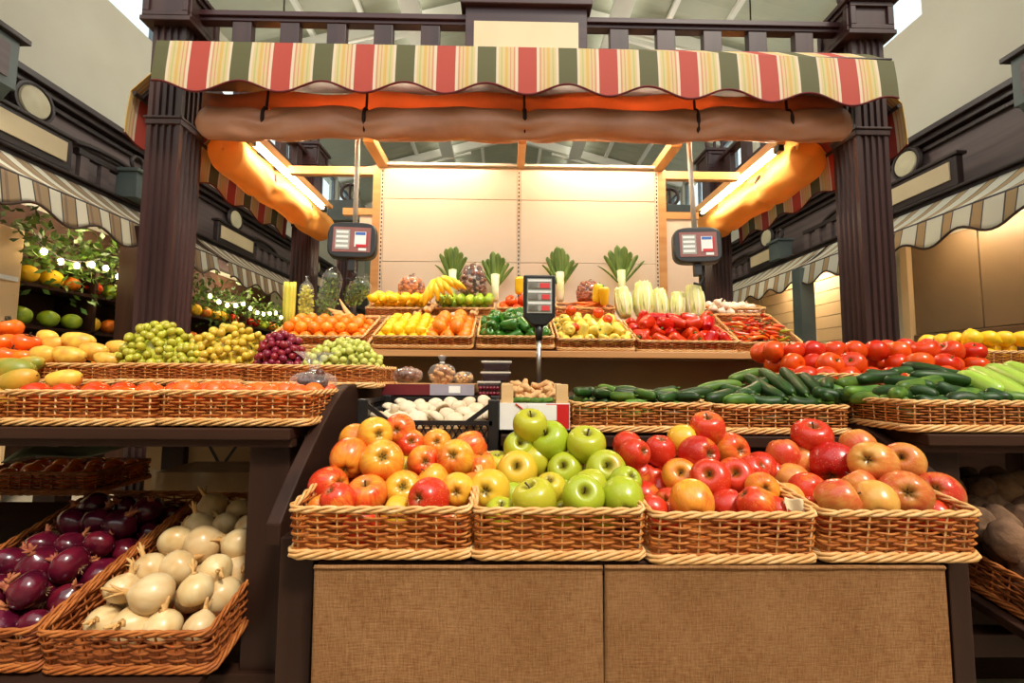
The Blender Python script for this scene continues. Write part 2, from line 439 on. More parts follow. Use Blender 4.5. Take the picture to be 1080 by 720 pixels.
# pillars of the side shops
def plain_pillar(x, y, label, mat):
    p = empty('shop_pillar', (x, y, 0))
    d = MB(); d.box(-.1, .1, -.1, .1, .12, 2.8); d.build('shaft', mat, p, bevel=.008)
    d = MB(); d.box(-.13, .13, -.13, .13, 0, .12); d.build('plinth', mat, p, bevel=.008)
    tag(p, label, 'pillar')
plain_pillar(-4.06, 4.98, 'dark pillar of the left shop beside its hanging greenery', M['darkwood_z'])
plain_pillar(-4.25, 5.35, 'blue grey pillar just behind the dark pillar of the left shop', M['capital_grey'])
plain_pillar(4.35, 6.5, 'blue grey pillar under the right awning against beige panels', M['capital_grey'])
# ------------------------------------------------------------------ the market stall frame
stall = empty('market_stall', (.055, 3.6, 0))
SX, SY = .055, 3.6
tag(stall, 'dark maroon wooden market stall frame with fluted posts, top railing and blank sign', 'stall')
def fluted(w, z0, z1, n=4, g=.012, groove=.014):
    h = w / 2; pts = []
    def side():
        out = [(-h, -h)]; st = w / (n + 1)
        for i in range(n):
            c = -h + st * (i + 1); out += [(c - groove, -h), (c - groove * .5, -h + g), (c + groove * .5, -h + g), (c + groove, -h)]
        return out
    for k in range(4):
        ca, sa = [(1, 0), (0, 1), (-1, 0), (0, -1)][k]
        pts += [(x * ca - y * sa, x * sa + y * ca) for x, y in side()]
    m = MB(); m.prism(pts, z0, z1, axis=2); return m
posts = [(-2.07, 2.77), (2.26, 2.77), (-2.07, 4.65), (2.22, 4.65)]
def ring_finial(mb, z, r=.085):
    mb.tube([(r * math.cos(a), 0, z + r + r * math.sin(a)) for a in [2*PI*i/20 for i in range(20)]], .02, 8, closed=True)
    mb.tube([(0, 0, z - .06), (0, 0, z + 2 * r)], .016, 8)
for i, (x, y) in enumerate(posts):
    p = fluted(.2, .15, 3.34).build('post', M['maroon'], stall); p.location = (x - SX, y - SY, 0)
    d = MB(); d.box(-.125, .125, -.125, .125, 0, .15); d.build('plinth', M['maroon'], p, bevel=.01)
    d = MB(); d.box(-.108, .108, -.108, .108, 2.70, 2.735); d.box(-.115, .115, -.115, .115, 2.735, 2.75); d.build('collar', M['maroon'], p, bevel=.004)
    d = MB(); d.box(-.135, .135, -.135, .135, 3.36, 3.54)
    for k in range(4):
        f = MB()
    for (ux, uy) in ((0, -1), (0, 1), (1, 0), (-1, 0)):
        for (a0, a1, z0, z1) in ((-.135, .135, 3.36, 3.39), (-.135, .135, 3.51, 3.54), (-.135, -.1, 3.39, 3.51), (.1, .135, 3.39, 3.51)):
            if ux == 0: d.box(a0, a1, *sorted((uy * .134, uy * .15)), z0, z1)
            else: d.box(*sorted((ux * .134, ux * .15)), a0, a1, z0, z1)
    d.box(-.15, .15, -.15, .15, 3.33, 3.36); d.box(-.165, .165, -.165, .165, 3.54, 3.57); d.build('capital', M['maroon'], p, bevel=.004)
    d = MB(); ring_finial(d, 3.61); d.build('finial', M['maroon'], p, smooth=True)
# front railing
def rail_set(x0, x1, y, skip, names=('top_rail', 'bottom_rail')):
    d = MB(); d.box(x0 - SX, x1 - SX, y - .045 - SY, y + .045 - SY, 3.445, 3.48); d.box(x0 - SX, x1 - SX, y - .03 - SY, y + .03 - SY, 3.42, 3.445); d.build('top_rail', M['maroon_x'], stall, bevel=.004)
    d = MB(); d.box(x0 - SX, x1 - SX, y - .04 - SY, y + .04 - SY, 3.245, 3.275); d.build('bottom_rail', M['maroon_x'], stall, bevel=.004)
yR = 2.76
rail_set(-1.95, 2.14, yR, None)
for px in (257.5, 307.5, 356.5, 405.5, 454.5, 652, 701, 749.5, 796.5, 845):
    x = W(px, 30, yR).x
    d = MB(); d.box(x - .06 - SX, x + .06 - SX, yR - .025 - SY, yR + .025 - SY, 3.275, 3.42); d.build('baluster', M['maroon'], stall, bevel=.004)
xa, xb = W(491, 20, yR - .06).x, W(619, 20, yR - .06).x
d = MB(); d.box(xa - SX, xb - SX, yR - .07 - SY, yR + .04 - SY, 3.245, 3.53); d.box(xa - .03 - SX, xb + .03 - SX, yR - .1 - SY, yR + .06 - SY, 3.515, 3.56); sg = d.build('sign_board', M['maroon_x'], stall, bevel=.005)
xa, xb = W(500, 20, yR - .08).x, W(610, 20, yR - .08).x
d = MB(); d.box(xa - SX, xb - SX, yR - .08 - SY, yR - .065 - SY, 3.235, 3.41); d.build('sign_face', M['cream_board'], sg)
# front and side beams, side entablature boards
d = MB(); d.box(-1.97 - SX, 2.16 - SX, 2.70 - SY, 2.84 - SY, 3.02, 3.2); d.build('front_beam', M['maroon_x'], stall, bevel=.005)
for x in (-2.07, 2.24):
    d = MB(); d.box(x - .05 - SX, x + .05 - SX, 2.87 - SY, 4.55 - SY, 2.9, 3.2); d.build('side_beam', M['maroon'], stall, bevel=.005)
    d = MB(); d.box(x - .045 - SX, x + .045 - SX, 2.9 - SY, 4.52 - SY, 3.44, 3.48); d.build('side_rail', M['maroon'], stall, bevel=.004)
    for j in range(5):
        y = 3.1 + j * .32
        d = MB(); d.box(x - .025 - SX, x + .025 - SX, y - .06 - SY, y + .06 - SY, 3.2, 3.44); d.build('baluster', M['maroon'], stall, bevel=.004)
# pine roof battens of the stall
YP = 3.2
for px, yy in ((404, YP), (694, YP)):
    x = W(px, 177, YP).x
    d = MB(); d.box(x - .035 - SX, x + .035 - SX, 2.84 - SY, YP + .06 - SY, 2.70, 2.76); d.build('batten', M['pine_y'], stall, bevel=.003)
x = W(549, 177, YP).x
d = MB(); d.box(x - .025 - SX, x + .025 - SX, 2.84 - SY, YP + .06 - SY, 2.70, 2.76); d.build('batten', M['pine_y'], stall, bevel=.003)
zb = W(330, 175, YP).z
d = MB(); d.box(-1.60 - SX, 1.74 - SX, YP + .06 - SY, YP + .11 - SY, zb - .03, zb + .03); d.build('cross_batten', M['pine'], stall, bevel=.003)
# ------------------------------------------------------------------ striped canopy of the stall
red, green = (186, 74, 60), (96, 94, 58); cr = (216, 194, 142); wh = (226, 208, 180); yl = (216, 178, 100); pk = (212, 144, 112); lg = (190, 188, 120)
half = [(.117, wh), (.152, pk), (.168, cr), (.20, pk), (.212, cr), (.24, yl), (.275, cr), (.305, lg), (.325, cr), (.352, wh), (.383, green)]
stops = [(0, red)] + half + [(.617, wh), (.648, cr), (.675, lg), (.695, cr), (.725, yl), (.76, cr), (.788, pk), (.80, cr), (.832, pk), (.848, wh), (.883, red)]
YA = 2.5
PER = (W(642, 75, YA).x - W(299, 75, YA).x) / 4
M['aw_main'] = fabric('red green and cream striped canvas', stops, PER, 0, .75, .12)
M['underside_shade'] = pm('maroon canvas lining', (96, 30, 30), (80, 24, 26), .8)  # shade under the awning, put into a dark maroon colour
M['aw_hem'] = pm('maroon hem tape', (110, 24, 28), rough=.8)
zt = 3.245; ze = W(552, 51.5, YA).z; zh = W(552, 97.5, YA).z
def big_awning(name, origin, rotz, x0, x1, run, label, drop=None, hemz=.033):
    a = empty(name, origin, (0, 0, rotz)); dz = ze - zt; dh = zh - zt
    def fn(u, v):
        x = x0 + (x1 - x0) * u
        sg = 0 if rotz else .008 - .035 * max(0, (x - .2) / 1.7) ** 1.6 - .016 * max(0, -x / 2) ** 1.5 * (v > .5)
        hem = sg - hemz * math.cos(2 * PI * x / PER)
        if v < .4: t = v / .4; return (x, -run * t, (dz + sg) * t)
        t = (v - .4) / .6; return (x, -run - .02 * math.sin(t * PI * .5), dz + sg + (dh - dz + hem - sg) * t)
    n = int((x1 - x0) / .02)
    g = MB(); g.grid(fn, n, 11); g.build('canvas', M['aw_main'], a, smooth=False, solid=.004)
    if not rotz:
        g = MB(); g.grid(lambda u, v: tuple(Vector(fn(u, min(v, .985))) + Vector((0, .008, -.004))), n, 11); g.build('underside_shade', M['underside_shade'], a)  # dark layer behind the canvas that paints in the shade there
    t = MB(); t.tube([fn(i / (n - 1), 1) for i in range(n)], .006, 6); t.build('hem_tape', M['aw_hem'], a, smooth=True)
    t = MB(); t.tube([(x0, -run + .02, dz - .015), (x1, -run + .02, dz - .015)], .013, 8); t.build('front_rod', M['fascia_dark'], a)
    for x in [x0 + .06 + (x1 - x0 - .12) * i / 3 for i in range(4)]:
        t = MB(); t.obox((x, .0, -.03), (x, -run + .02, dz - .02), .02, .02); t.build('arm', M['fascia_dark'], a)
    return tag(a, label, 'awning')
xr = W(556, 75, YA).x
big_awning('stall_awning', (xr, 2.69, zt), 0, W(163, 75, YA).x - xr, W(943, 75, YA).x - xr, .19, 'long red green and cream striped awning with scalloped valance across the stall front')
big_awning('stall_awning', (-2.12, 3.72, zt - .19), -PI / 2, -.95, 1.06, .15, 'red and gold striped awning hanging along the left side of the stall')
big_awning('stall_awning', (2.30, 3.72, zt - .19), PI / 2, -1.06, .95, .15, 'red and gold striped awning hanging along the right side of the stall')
# ------------------------------------------------------------------ rolled-up tarpaulin curtains
M['tarp'] = cloth('brown tarpaulin', (210, 152, 116), (192, 132, 98), .05, 4, .4)
M['tarp_glow'] = cloth('brown tarpaulin sheet', (206, 138, 98), (188, 120, 80), .5, 4, .5)
M['tarp_y'] = cloth('tan tarpaulin', (236, 176, 88), (224, 158, 70), .4, 4, .6)
M['strap'] = pm('dark strap', (50, 28, 20), rough=.8)
def tarp_roll(p0, p1, r, ties, mat, label, amp=.012, hang=.17, seed=0, flat=1.0):
    p0 = Vector(p0); p1 = Vector(p1); L = (p1 - p0).length; d = (p1 - p0).normalized()
    o = empty('rolled_tarpaulin', p0, (0, 0, math.atan2(d.y, d.x))); o.rotation_euler = Vector((1, 0, 0)).rotation_difference(d).to_euler()
    nt_ = len(ties)
    def fn(u, v):
        x = u * L; an = v * 2 * PI
        k = max(.04, min(1.0, math.sqrt(max(0, min(u, 1 - u)) / .018)))
        for t in ties: k -= .16 * math.exp(-((x - t * L) / .05) ** 2)
        fold = noise.noise(Vector((x * 1.5 + seed, math.cos(an) * .8, math.sin(an) * .8))) * amp * 1.1 + noise.noise(Vector((x * 7 + seed, math.cos(an) * 1.6, math.sin(an) * 1.6))) * amp * .5
        cr = amp * .35 * math.sin(an * 3 + math.sin(x * 2.1) * 2)
        for t in ties:
            q = abs(x - t * L); cr += amp * .8 * math.sin(an * 6 + q * 16) * math.exp(-(q / .18) ** 2)
        sag = -.02 * abs(math.sin(PI * nt_ * u))
        rr = r * k + fold + cr
        return (x, rr * math.cos(an) * flat, rr * 1.1 * math.sin(an) + sag)
    g = MB(); g.grid(fn, int(L / .025), 36, cv=True); g.build('roll', mat, o, smooth=True)
    h = MB(); h.grid(lambda u, v: (u * L, r * .55 + .02 * math.sin(u * 40), r * .5 + v * hang), 60, 4); h.build('hanging_sheet', M['tarp_glow'] if mat is M['tarp'] else mat, o, smooth=True, solid=.003)
    for t in ties:
        s = MB(); k = r * .74
        s.tube([(t * L, k * math.cos(a) * flat, k * 1.2 * math.sin(a)) for a in [2*PI*i/18 for i in range(18)]], .012, 5, closed=True)
        s.tube([(t * L, 0, r * .7), (t * L, .02, r + hang)], .008, 5); s.build('strap', M['strap'], o, smooth=True)
    return tag(o, label, 'tarpaulin')
yT = 2.66
pl, pr = W(206, 128, yT), W(899, 131, yT)
tarp_roll(pl, pr, .092, [.105, .255, .495, .757, .9], M['tarp'], 'brown tarpaulin curtain rolled up under the front awning of the stall', .011, flat=.62)
zl = 2.66
tarp_roll((-1.83, 2.86, zl - .01), (-1.83, 4.5, zl + .01), .125, [.3, .7], M['tarp_y'], 'lit yellow tarpaulin roll along the left side of the stall', .010, seed=4)
tarp_roll((2.0, 2.86, zl - .01), (2.0, 4.5, zl + .01), .125, [.3, .7], M['tarp_y'], 'lit yellow tarpaulin roll along the right side of the stall', .010, seed=9)
# fluorescent lamps
for s, x, w in ((-1, -1.65, 'left'), (1, 1.79, 'right')):
    o = empty('fluorescent_lamp', (x, 3.45, 2.70))
    d = MB(); d.box(-.03, .03, -.62, .62, .02, .06); d.build('housing', M['pine_y'], o, bevel=.003)
    d = MB(); d.tube([(0, -.56, 0), (0, .56, 0)], .014, 10); d.build('tube', M['tube'], o, smooth=True)
    for y in (-.59, .59):
        d = MB(); d.box(-.02, .02, y - .03, y + .03, -.02, .02); d.build('end_holder', M['black_plastic'], o, bevel=.003)
    d = MB(); d.box(-.02, .02, -.75, .75, .06, .09); d.build('mounting_rail', M['pine_y'], o)
    tag(o, 'bright fluorescent tube lamp along the %s side under the stall roof' % w, 'lamp')
for k, x in enumerate((-.75, .85)):
    o = empty('fluorescent_lamp', (x, 2.93, 2.86))
    d = MB(); d.box(-.64, .64, -.03, .03, .02, .06); d.build('housing', M['white_paint'], o, bevel=.003)
    d = MB(); d.tube([(-.58, 0, 0), (.58, 0, 0)], .014, 10); d.build('tube', M['tube'], o, smooth=True)
    for q in (-.61, .61):
        d = MB(); d.box(q - .03, q + .03, -.02, .02, -.02, .02); d.build('end_holder', M['black_plastic'], o, bevel=.003)
    tag(o, 'fluorescent tube lamp behind the rolled brown tarpaulin, %s half of the stall front' % ['left', 'right'][k], 'lamp')
# ------------------------------------------------------------------ display wall
dw = empty('display_wall', (.09, YP, 0))
X0, X1, X2 = W(402, 250, YP).x, W(547, 250, YP).x, W(693, 250, YP).x
zs = [1.22, W(547, 277, YP).z, W(547, 211, YP).z, W(547, 177, YP).z]
for xa, xb in ((X0, X1), (X1, X2)):
    for i in range(3):
        d = MB(); d.box(xa + .012 - .09, xb - .012 - .09, .0, .03, zs[i] + .0015, zs[i+1] - .0015); d.build('panel', M['panel'], dw, bevel=.003)
for x in (X0, X1, X2):
    d = MB(); d.box(x - .011 - .09, x + .011 - .09, -.004, .05, .0, zs[3]); u = d.build('slotted_upright', M['panel'], dw)
    d = MB()
    for k in range(48):
        z = 1.3 + k * .029; d.box(x - .004 - .09, x + .004 - .09, -.006, -.003, z, z + .015)
    d.build('slots', M['slot'], u)
d = MB(); d.box(X0 - .02 - .09, X2 + .02 - .09, -.03, .06, zs[3], zs[3] + .018); d.build('top_ledge', M['white_paint'], dw, bevel=.003)
d = MB(); d.box(X0 - .07 - .09, X0 - .012 - .09, .0, .05, 1.22, zs[3]); d.build('side_strip', M['pine'], dw)
d = MB(); d.box(X2 + .012 - .09, X2 + .07 - .09, .0, .05, 1.22, zs[3]); d.build('side_strip', M['pine'], dw)
z2 = W(375, 222, YP).z
for xa, xb in ((-1.17, X0 - .07), (X2 + .07, 1.40)):
    d = MB(); d.box(xa - .09, xb - .09, .0, .04, z2 - .03, z2 + .02); d.build('side_batten', M['pine'], dw)
d = MB(); d.box(X2 + .07 - .09, X2 + .30 - .09, .01, .04, 1.22, z2 - .03); d.build('side_panel', M['panel'], dw)
d = MB(); d.box(X0 - .16 - .09, X0 - .07 - .09, .01, .04, z2 - .16, z2 - .03); d.build('side_panel', M['panel'], dw)
M['brownback'] = pm('brown back board', (156, 118, 70), (140, 104, 60), .35, scale=2)
d = MB(); d.box(X0 - .1 - .09, X2 + .45 - .09, -.56, -.52, .0, 1.30); d.build('lower_board', M['brownback'], dw)
tag(dw, 'cream steel display wall with slotted uprights behind the leeks', 'display wall')

# pilasters with ring finials between the side shops
for s, x, y, w in ((-1, -4.42, 5.35, 'left'), (1, 4.78, 7.7, 'right')):
    o = empty('carved_pilaster', (x, y, 3.25)); d = MB(); d.box(-.12, .12, -.14, .14, 0, .3); d.box(-.15, .15, -.17, .17, .3, .34); d.build('block', M['capital_grey'], o, bevel=.006)
    d = MB(); d.tube([(0, .085 * math.cos(a), .45 + .085 * math.sin(a)) for a in [2*PI*i/20 for i in range(20)]], .022, 8, closed=True); d.tube([(0, 0, .33), (0, 0, .37)], .02, 8); d.build('ring', M['fascia_dark'], o, smooth=True)
    tag(o, 'grey block with a ring finial above the awning of the %s shops' % w, 'finial')
# glowing globes added out of view to brighten the hall
M['globe'] = emit('fill globe', (255, 246, 232), 46)
for x, y, z, w in ((-2.9, 5.6, 5.2, 'left, nearer'), (3.2, 5.6, 5.2, 'right, nearer'), (-2.9, 8.6, 6.2, 'left, farther'), (3.2, 8.6, 6.2, 'right, farther')):
    o = empty('added_fill_globe', (x, y, z)); d = MB(); d.lathe((lambda p: [(0, p[0][1])] + p[1:-1] + [(0, p[-1][1])])([(math.sin(PI*i/12)*.17, -math.cos(PI*i/12)*.17) for i in range(13)]), 20); d.build('globe', M['globe'], o, smooth=True)
    d = MB(); d.tube([(0, 0, .16), (0, 0, RG - slope * abs(x - XC) - .05 - z)], .01, 6); d.build('cord', M['black_plastic'], o)
    tag(o, 'fill globe added out of view to brighten the hall, %s one' % w, 'lamp')
# ------------------------------------------------------------------ wicker baskets
def rrect(w, d, rad, n_or_step):
    """points + outward normals around a rounded rectangle, evenly spaced; returns arrays and perimeter"""
    w, d = w - 2*rad, d - 2*rad; per = 2*(w + d) + 2*PI*rad
    n = n_or_step; P = np.zeros((n, 2)); N = np.zeros((n, 2))
    segs = [(w, (-w/2, -d/2-rad), (1,0), (0,-1)), ('c', (w/2, -d/2), -PI/2), (d, (w/2+rad, -d/2), (0,1), (1,0)), ('c', (w/2, d/2), 0),
            (w, (w/2, d/2+rad), (-1,0), (0,1)), ('c', (-w/2, d/2), PI/2), (d, (-w/2-rad, d/2), (0,-1), (-1,0)), ('c', (-w/2, -d/2), PI)]
    for i in range(n):
        s = per * i / n
        for g in segs:
            L = PI/2*rad if g[0] == 'c' else g[0]
            if s <= L + 1e-9:
                if g[0] == 'c':
                    a = g[2] + s / rad; N[i] = (math.cos(a), math.sin(a)); P[i] = (g[1][0] + rad*N[i][0], g[1][1] + rad*N[i][1])
                else: P[i] = (g[1][0] + g[2][0]*s, g[1][1] + g[2][1]*s); N[i] = g[3]
                break
            s -= L
    return P, N, per
def ring_mesh(mb, P, N, off, z, a, b, k=6):
    """closed strand: centre P + N*off, height z (arrays), section half sizes a (radial) and b (vertical)"""
    n = len(P); th = np.arange(k) * 2 * PI / k
    V = np.zeros((n, k, 3))
    rad = off[:, None] + a * np.cos(th)[None, :]
    V[:, :, 0] = P[:, 0:1] + N[:, 0:1] * rad; V[:, :, 1] = P[:, 1:2] + N[:, 1:2] * rad
    V[:, :, 2] = z[:, None] + b * np.sin(th)[None, :]
    fs = [(i*k+j, ((i+1) % n)*k+j, ((i+1) % n)*k+(j+1) % k, i*k+(j+1) % k) for i in range(n) for j in range(k)]
    mb.add(V.reshape(-1, 3).tolist(), fs)
class Basket: pass
def basket(label, w, d, h, loc, rot=(0,0,0), dark=False, rows=8, flare=.03, sp=.042, group=None, fine=True):
    """w x d at the base, h high; base centre at the origin, front is -y"""
    root = empty('wicker_basket', loc, rot); tag(root, label, 'basket', group)
    B = Basket(); B.w, B.d, B.h, B.root, B.flare = w, d, h, root, flare
    B.m = Matrix.Translation(Vector(loc)) @ Euler(rot).to_matrix().to_4x4()
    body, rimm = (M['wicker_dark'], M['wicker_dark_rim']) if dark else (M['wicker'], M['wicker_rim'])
    rad = .014; per = rrect(w, d, rad, 8)[2]
    ns = max(8, int(round(per / sp / 2)) * 2); q = 4 if fine else 3; n = ns * q
    P, N, per = rrect(w, d, rad, n)
    z0, z1 = .016, h - .012; dz = (z1 - z0) / rows
    ph = np.arange(n) * PI / q
    mb = MB()
    for k in range(rows):
        z = z0 + (k + .5) * dz
        jit = np.array([RN.uniform(-1, 1) for _ in range(ns)]).repeat(q) * dz * .10
        off = .0048 * np.cos(ph + k * PI) + flare * z + .001 * RN.uniform(-1, 1)
        ring_mesh(mb, P, N, off, np.full(n, z) + jit, .0026, dz * .33, 6 if fine else 5)
    mb.build('woven_wall', body, root, smooth=True)
    st = MB(); path = []
    for i in range(ns):
        p, nn = P[i*q], N[i*q]; zz = (.006, h - .006) if i % 2 == 0 else (h - .006, .006)
        path += [(p[0]+nn[0]*flare*z, p[1]+nn[1]*flare*z, z) for z in zz]
    st.tube(path, .0028, 5)
    st.build('stakes', rimm, root, smooth=True)
    def rope(z, off, r, thick, name, mat, twist, strands=3):
        m = MB(); nn = int(per / .011); P2, N2, _ = rrect(w, d, rad, nn)
        tw = 2*PI*round(per / twist) / nn
        for j in range(strands):
            a = np.arange(nn) * tw + 2*PI*j/strands
            ring_mesh(m, P2, N2, off + r * np.cos(a), z + r * 1.15 * np.sin(a), thick, thick, 6 if fine else 5)
        m.build(name, mat, root, smooth=True)
    rope(h - .006, flare * h, .0042, .0036, 'rim', rimm, .11)
    rope(.0105, .005, .0066, .0040, 'foot_band', rimm, .16, 5)
    m = MB(); m.box(-w/2 + .004, w/2 - .004, -d/2 + .004, d/2 - .004, .010, .016); m.build('base', body, root)
    return B
def pbasket(label, pxl, pxr, py, Y, d, h, tilt=0, yaw=0, **kw):
    a, c = W(pxl, py, Y), W(pxr, py, Y); w = (c - a).length
    t = R(tilt); mid = (a + c) / 2
    loc = mid + Matrix.Rotation(R(yaw), 3, 'Z') @ Vector((0, math.cos(t) * d / 2, math.sin(t) * d / 2))
    return basket(label, w, d, h, loc, Euler((t, 0, R(yaw)), 'XYZ'), **kw)
FT = 8
BA = pbasket('front wicker basket heaped with red and yellow apples, leftmost of the front row', 308, 494, 588, 1.0, .385, .112, FT, rows=10)
BB = pbasket('front wicker basket heaped with green apples', 501, 676, 589, 1.0, .385, .112, FT, rows=10)
BC = pbasket('front wicker basket heaped with bright red apples, right of the green apples', 687, 858, 593, 1.0, .385, .112, FT, 1.0, rows=10)
BD = pbasket('front wicker basket heaped with large blushed apples, rightmost of the front row', 866, 1029, 591, 1.0, .385, .112, FT, rows=10)
BE = pbasket('middle row wicker basket of small green gherkins behind the green apples', 607, 751, 456, 1.42, .30, .092)
BF = pbasket('middle row wicker basket of dark cucumbers behind the red apples', 758, 896, 458, 1.42, .30, .092)
BL1 = pbasket('wicker basket of red tomatoes at the far left edge of the left table', 2, 159, 449, 1.25, .28, .095)
BL2 = pbasket('wicker basket of mandarins with a knotted plastic bag at its end on the left table', 167, 322, 449, 1.25, .28, .095)
BL3 = pbasket('raised wicker basket of yellow mangoes on the left table', 42, 119, 406, 1.6, .34, .075)
BL4 = pbasket('raised wicker basket under the green and yellow grapes', 123, 250, 406, 1.6, .34, .075)
BL5 = pbasket('raised wicker basket under the red grapes and pale green grapes', 257, 392, 409, 1.6, .34, .08)
BR1 = pbasket('large wicker basket of cucumbers and marrows on the right table', 960, 1150, 456, 1.25, .30, .088)
BR2 = pbasket('wicker basket of tomatoes behind the cucumbers, left one on the right table', 846, 962, 416, 1.6, .34, .075)
BR3 = pbasket('wicker basket of tomatoes behind the cucumbers, right one on the right table', 968, 1105, 416, 1.6, .34, .075)
ST = 24
sh = dict(rows=6, fine=False)
YS = 2.46
BS1 = pbasket('top shelf wicker basket of mandarins with a celery stalk, leftmost on the shelf', 286, 383, 367, YS, .36, .072, ST, **sh)
BS2 = pbasket('top shelf wicker basket of lemons and oranges', 394, 497, 367, YS, .36, .072, ST, **sh)
BS3 = pbasket('top shelf wicker basket of green bell peppers', 504, 583, 367, YS, .36, .072, ST, **sh)
BS4 = pbasket('top shelf wicker basket of pale yellow peppers with a few tomatoes', 589, 668, 370, YS, .36, .072, ST, **sh)
BS5 = pbasket('top shelf wicker basket of glossy red bell peppers', 673, 776, 372, YS, .36, .072, ST, **sh)
BS6 = pbasket('top shelf wicker basket of small chilli peppers, rightmost on the shelf', 779, 842, 373, YS, .40, .072, 30, -3, **sh)
YB = 2.86
BT1 = pbasket('back row wicker basket of lemons under the string bags on the top shelf', 386, 453, 336, YB, .24, .072, 16, **sh)
BT2 = pbasket('back row wicker basket of limes beside the bananas', 458, 520, 336, YB, .24, .072, 16, **sh)
BT3 = pbasket('back row wicker basket of red tomatoes behind the green peppers', 525, 580, 336, YB, .24, .072, 16, **sh)
BT4 = pbasket('back row wicker basket of carrots behind the yellow peppers', 588, 648, 338, YB, .24, .085, 16, **sh)
BT6 = pbasket('back row wicker basket of garlic at the right end of the top shelf', 750, 806, 338, YB, .24, .085, 16, **sh)
OT = 16
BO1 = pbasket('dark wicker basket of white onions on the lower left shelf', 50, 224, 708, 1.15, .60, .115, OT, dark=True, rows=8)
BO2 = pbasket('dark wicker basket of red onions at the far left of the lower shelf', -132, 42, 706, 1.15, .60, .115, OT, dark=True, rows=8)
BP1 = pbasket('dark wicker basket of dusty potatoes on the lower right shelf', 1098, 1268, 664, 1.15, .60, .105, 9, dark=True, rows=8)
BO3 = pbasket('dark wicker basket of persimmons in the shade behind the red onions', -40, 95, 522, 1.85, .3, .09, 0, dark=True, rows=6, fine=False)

# ------------------------------------------------------------------ tables and stands
CX = .27
zf = W(590, 590, 1.0).z - .004
ds = empty('display_stand', (CX, 1.5, 0))
tag(ds, 'dark wooden stepped display stand carrying the apple baskets at the centre', 'display stand')
t = math.tan(R(FT)); xl, xr2 = W(335, 600, 1.0).x - CX, W(992, 600, 1.0).x - CX
d = MB(); y0, y1 = 1.0 - 1.5, 1.40 - 1.5
d.prism([(y0, zf - .03), (y1, zf - .03 + t * .4), (y1, zf + t * .4), (y0, zf)], xl, xr2, axis=0); d.build('sloping_top', M['darkwood'], ds, bevel=.003)
zm = W(680, 458, 1.42).z - .002
xs_ = W(526, 450, 1.41).x + .006 - CX
d = MB(); d.box(xs_, xr2 + .10, 1.40 - 1.5, 1.74 - 1.5, zm - .035, zm); d.build('counter_top', M['darkwood'], ds, bevel=.004)
d = MB(); d.box(xl - .03, xs_ - .003, 1.40 - 1.5, 1.74 - 1.5, .89, .923); d.build('low_counter_top', M['darkwood'], ds, bevel=.004)
d = MB(); d.box(xl - .03, xr2 + .10, 1.742 - 1.5, 2.36 - 1.5, 1.09, 1.126); d.box(xl - .03, xr2 + .1, 1.742 - 1.5, 1.76 - 1.5, .9, 1.09); d.build('rear_counter_top', M['darkwood'], ds, bevel=.004)
d = MB(); d.box(xl + .02, xr2 - .02, 1.415 - 1.5, 1.44 - 1.5, .05, .88); d.build('riser', M['cream_board'], ds)
for xx in (xl + .03, xr2 - .08):
    for yy in (1.06, 1.36):
        d = MB(); d.box(xx, xx + .05, yy - .025 - 1.5, yy + .025 - 1.5, 0, zf - .035 + t * (yy - 1.03)); d.build('leg', M['darkwood_z'], ds)
def cheek(x0, pts, name='cheek_board'):
    sm = smoothpath(pts, 24)
    poly = [(y - 1.5, z) for y, z in sm] + [(sm[-1][0] - 1.5, sm[-1][1] - .05), (sm[0][0] - 1.5, .85)]
    d = MB(); d.prism(poly, x0 - CX, x0 + .035 - CX, axis=0); d.build(name, M['darkwood_y'], ds, bevel=.004)
cheek(-.545, [(1.62, 1.17), (1.5, 1.165), (1.38, 1.11), (1.22, .99), (1.13, .91), (1.08, .86)])
cheek(1.105, [(1.6, 1.12), (1.45, 1.075), (1.3, 1.01), (1.17, .94), (1.10, .88)])
for pa, pb, nm in ((297, 333, 'post'), (994, 1016, 'post')):
    a, c = W(pa, 640, 1.07).x, W(pb, 640, 1.07).x; d = MB(); d.box(a - CX, c - CX, 1.05 - 1.5, 1.12 - 1.5, 0, .84); d.build(nm, M['darkwood_z'], ds, bevel=.003)
for xx in (xl, xr2 - .018):
    d = MB(); d.box(xx, xx + .018, 1.04 - 1.5, 1.40 - 1.5, .02, zf - .035); d.build('side_panel', M['darkwood'], ds)
# burlap skirt: two cloths meeting at a seam
def burlap_mat():
    nt = NT('burlap sacking'); v = nt.coord()
    def wv(axis, sc):
        w = nt.node('ShaderNodeTexWave', wave_type='BANDS', bands_direction=axis); nt.l.new(v, w.inputs['Vector'])
        w.inputs['Scale'].default_value = sc; w.inputs['Distortion'].default_value = 2.0; w.inputs['Detail'].default_value = 2; w.inputs['Detail Scale'].default_value = 3
        return w.outputs['Fac']
    a, c = wv('X', 120), wv('Z', 120); h = nt.math('MAXIMUM', a, c)
    sl = nt.noise(nt.mapping(v, (45, 45, 420)), 1, 2); sl2 = nt.noise(nt.mapping(v, (420, 45, 45)), 1, 2); bl = nt.noise(v, 5, 4)
    f = nt.math('ADD', nt.math('MULTIPLY', h, .2), nt.math('ADD', nt.math('MULTIPLY', nt.math('ADD', sl, sl2), .33), nt.math('MULTIPLY', bl, .3)))
    col = nt.ramp(f, [(.4, s2l((106, 70, 40))), (.58, s2l((146, 102, 64))), (.78, s2l((176, 132, 90)))])
    nt.set(Base_Color=col, Roughness=.95); nt.b.inputs['Specular IOR Level'].default_value = .1
    nt.bump(h, .6, .002); return nt.mat
M['burlap'] = burlap_mat()
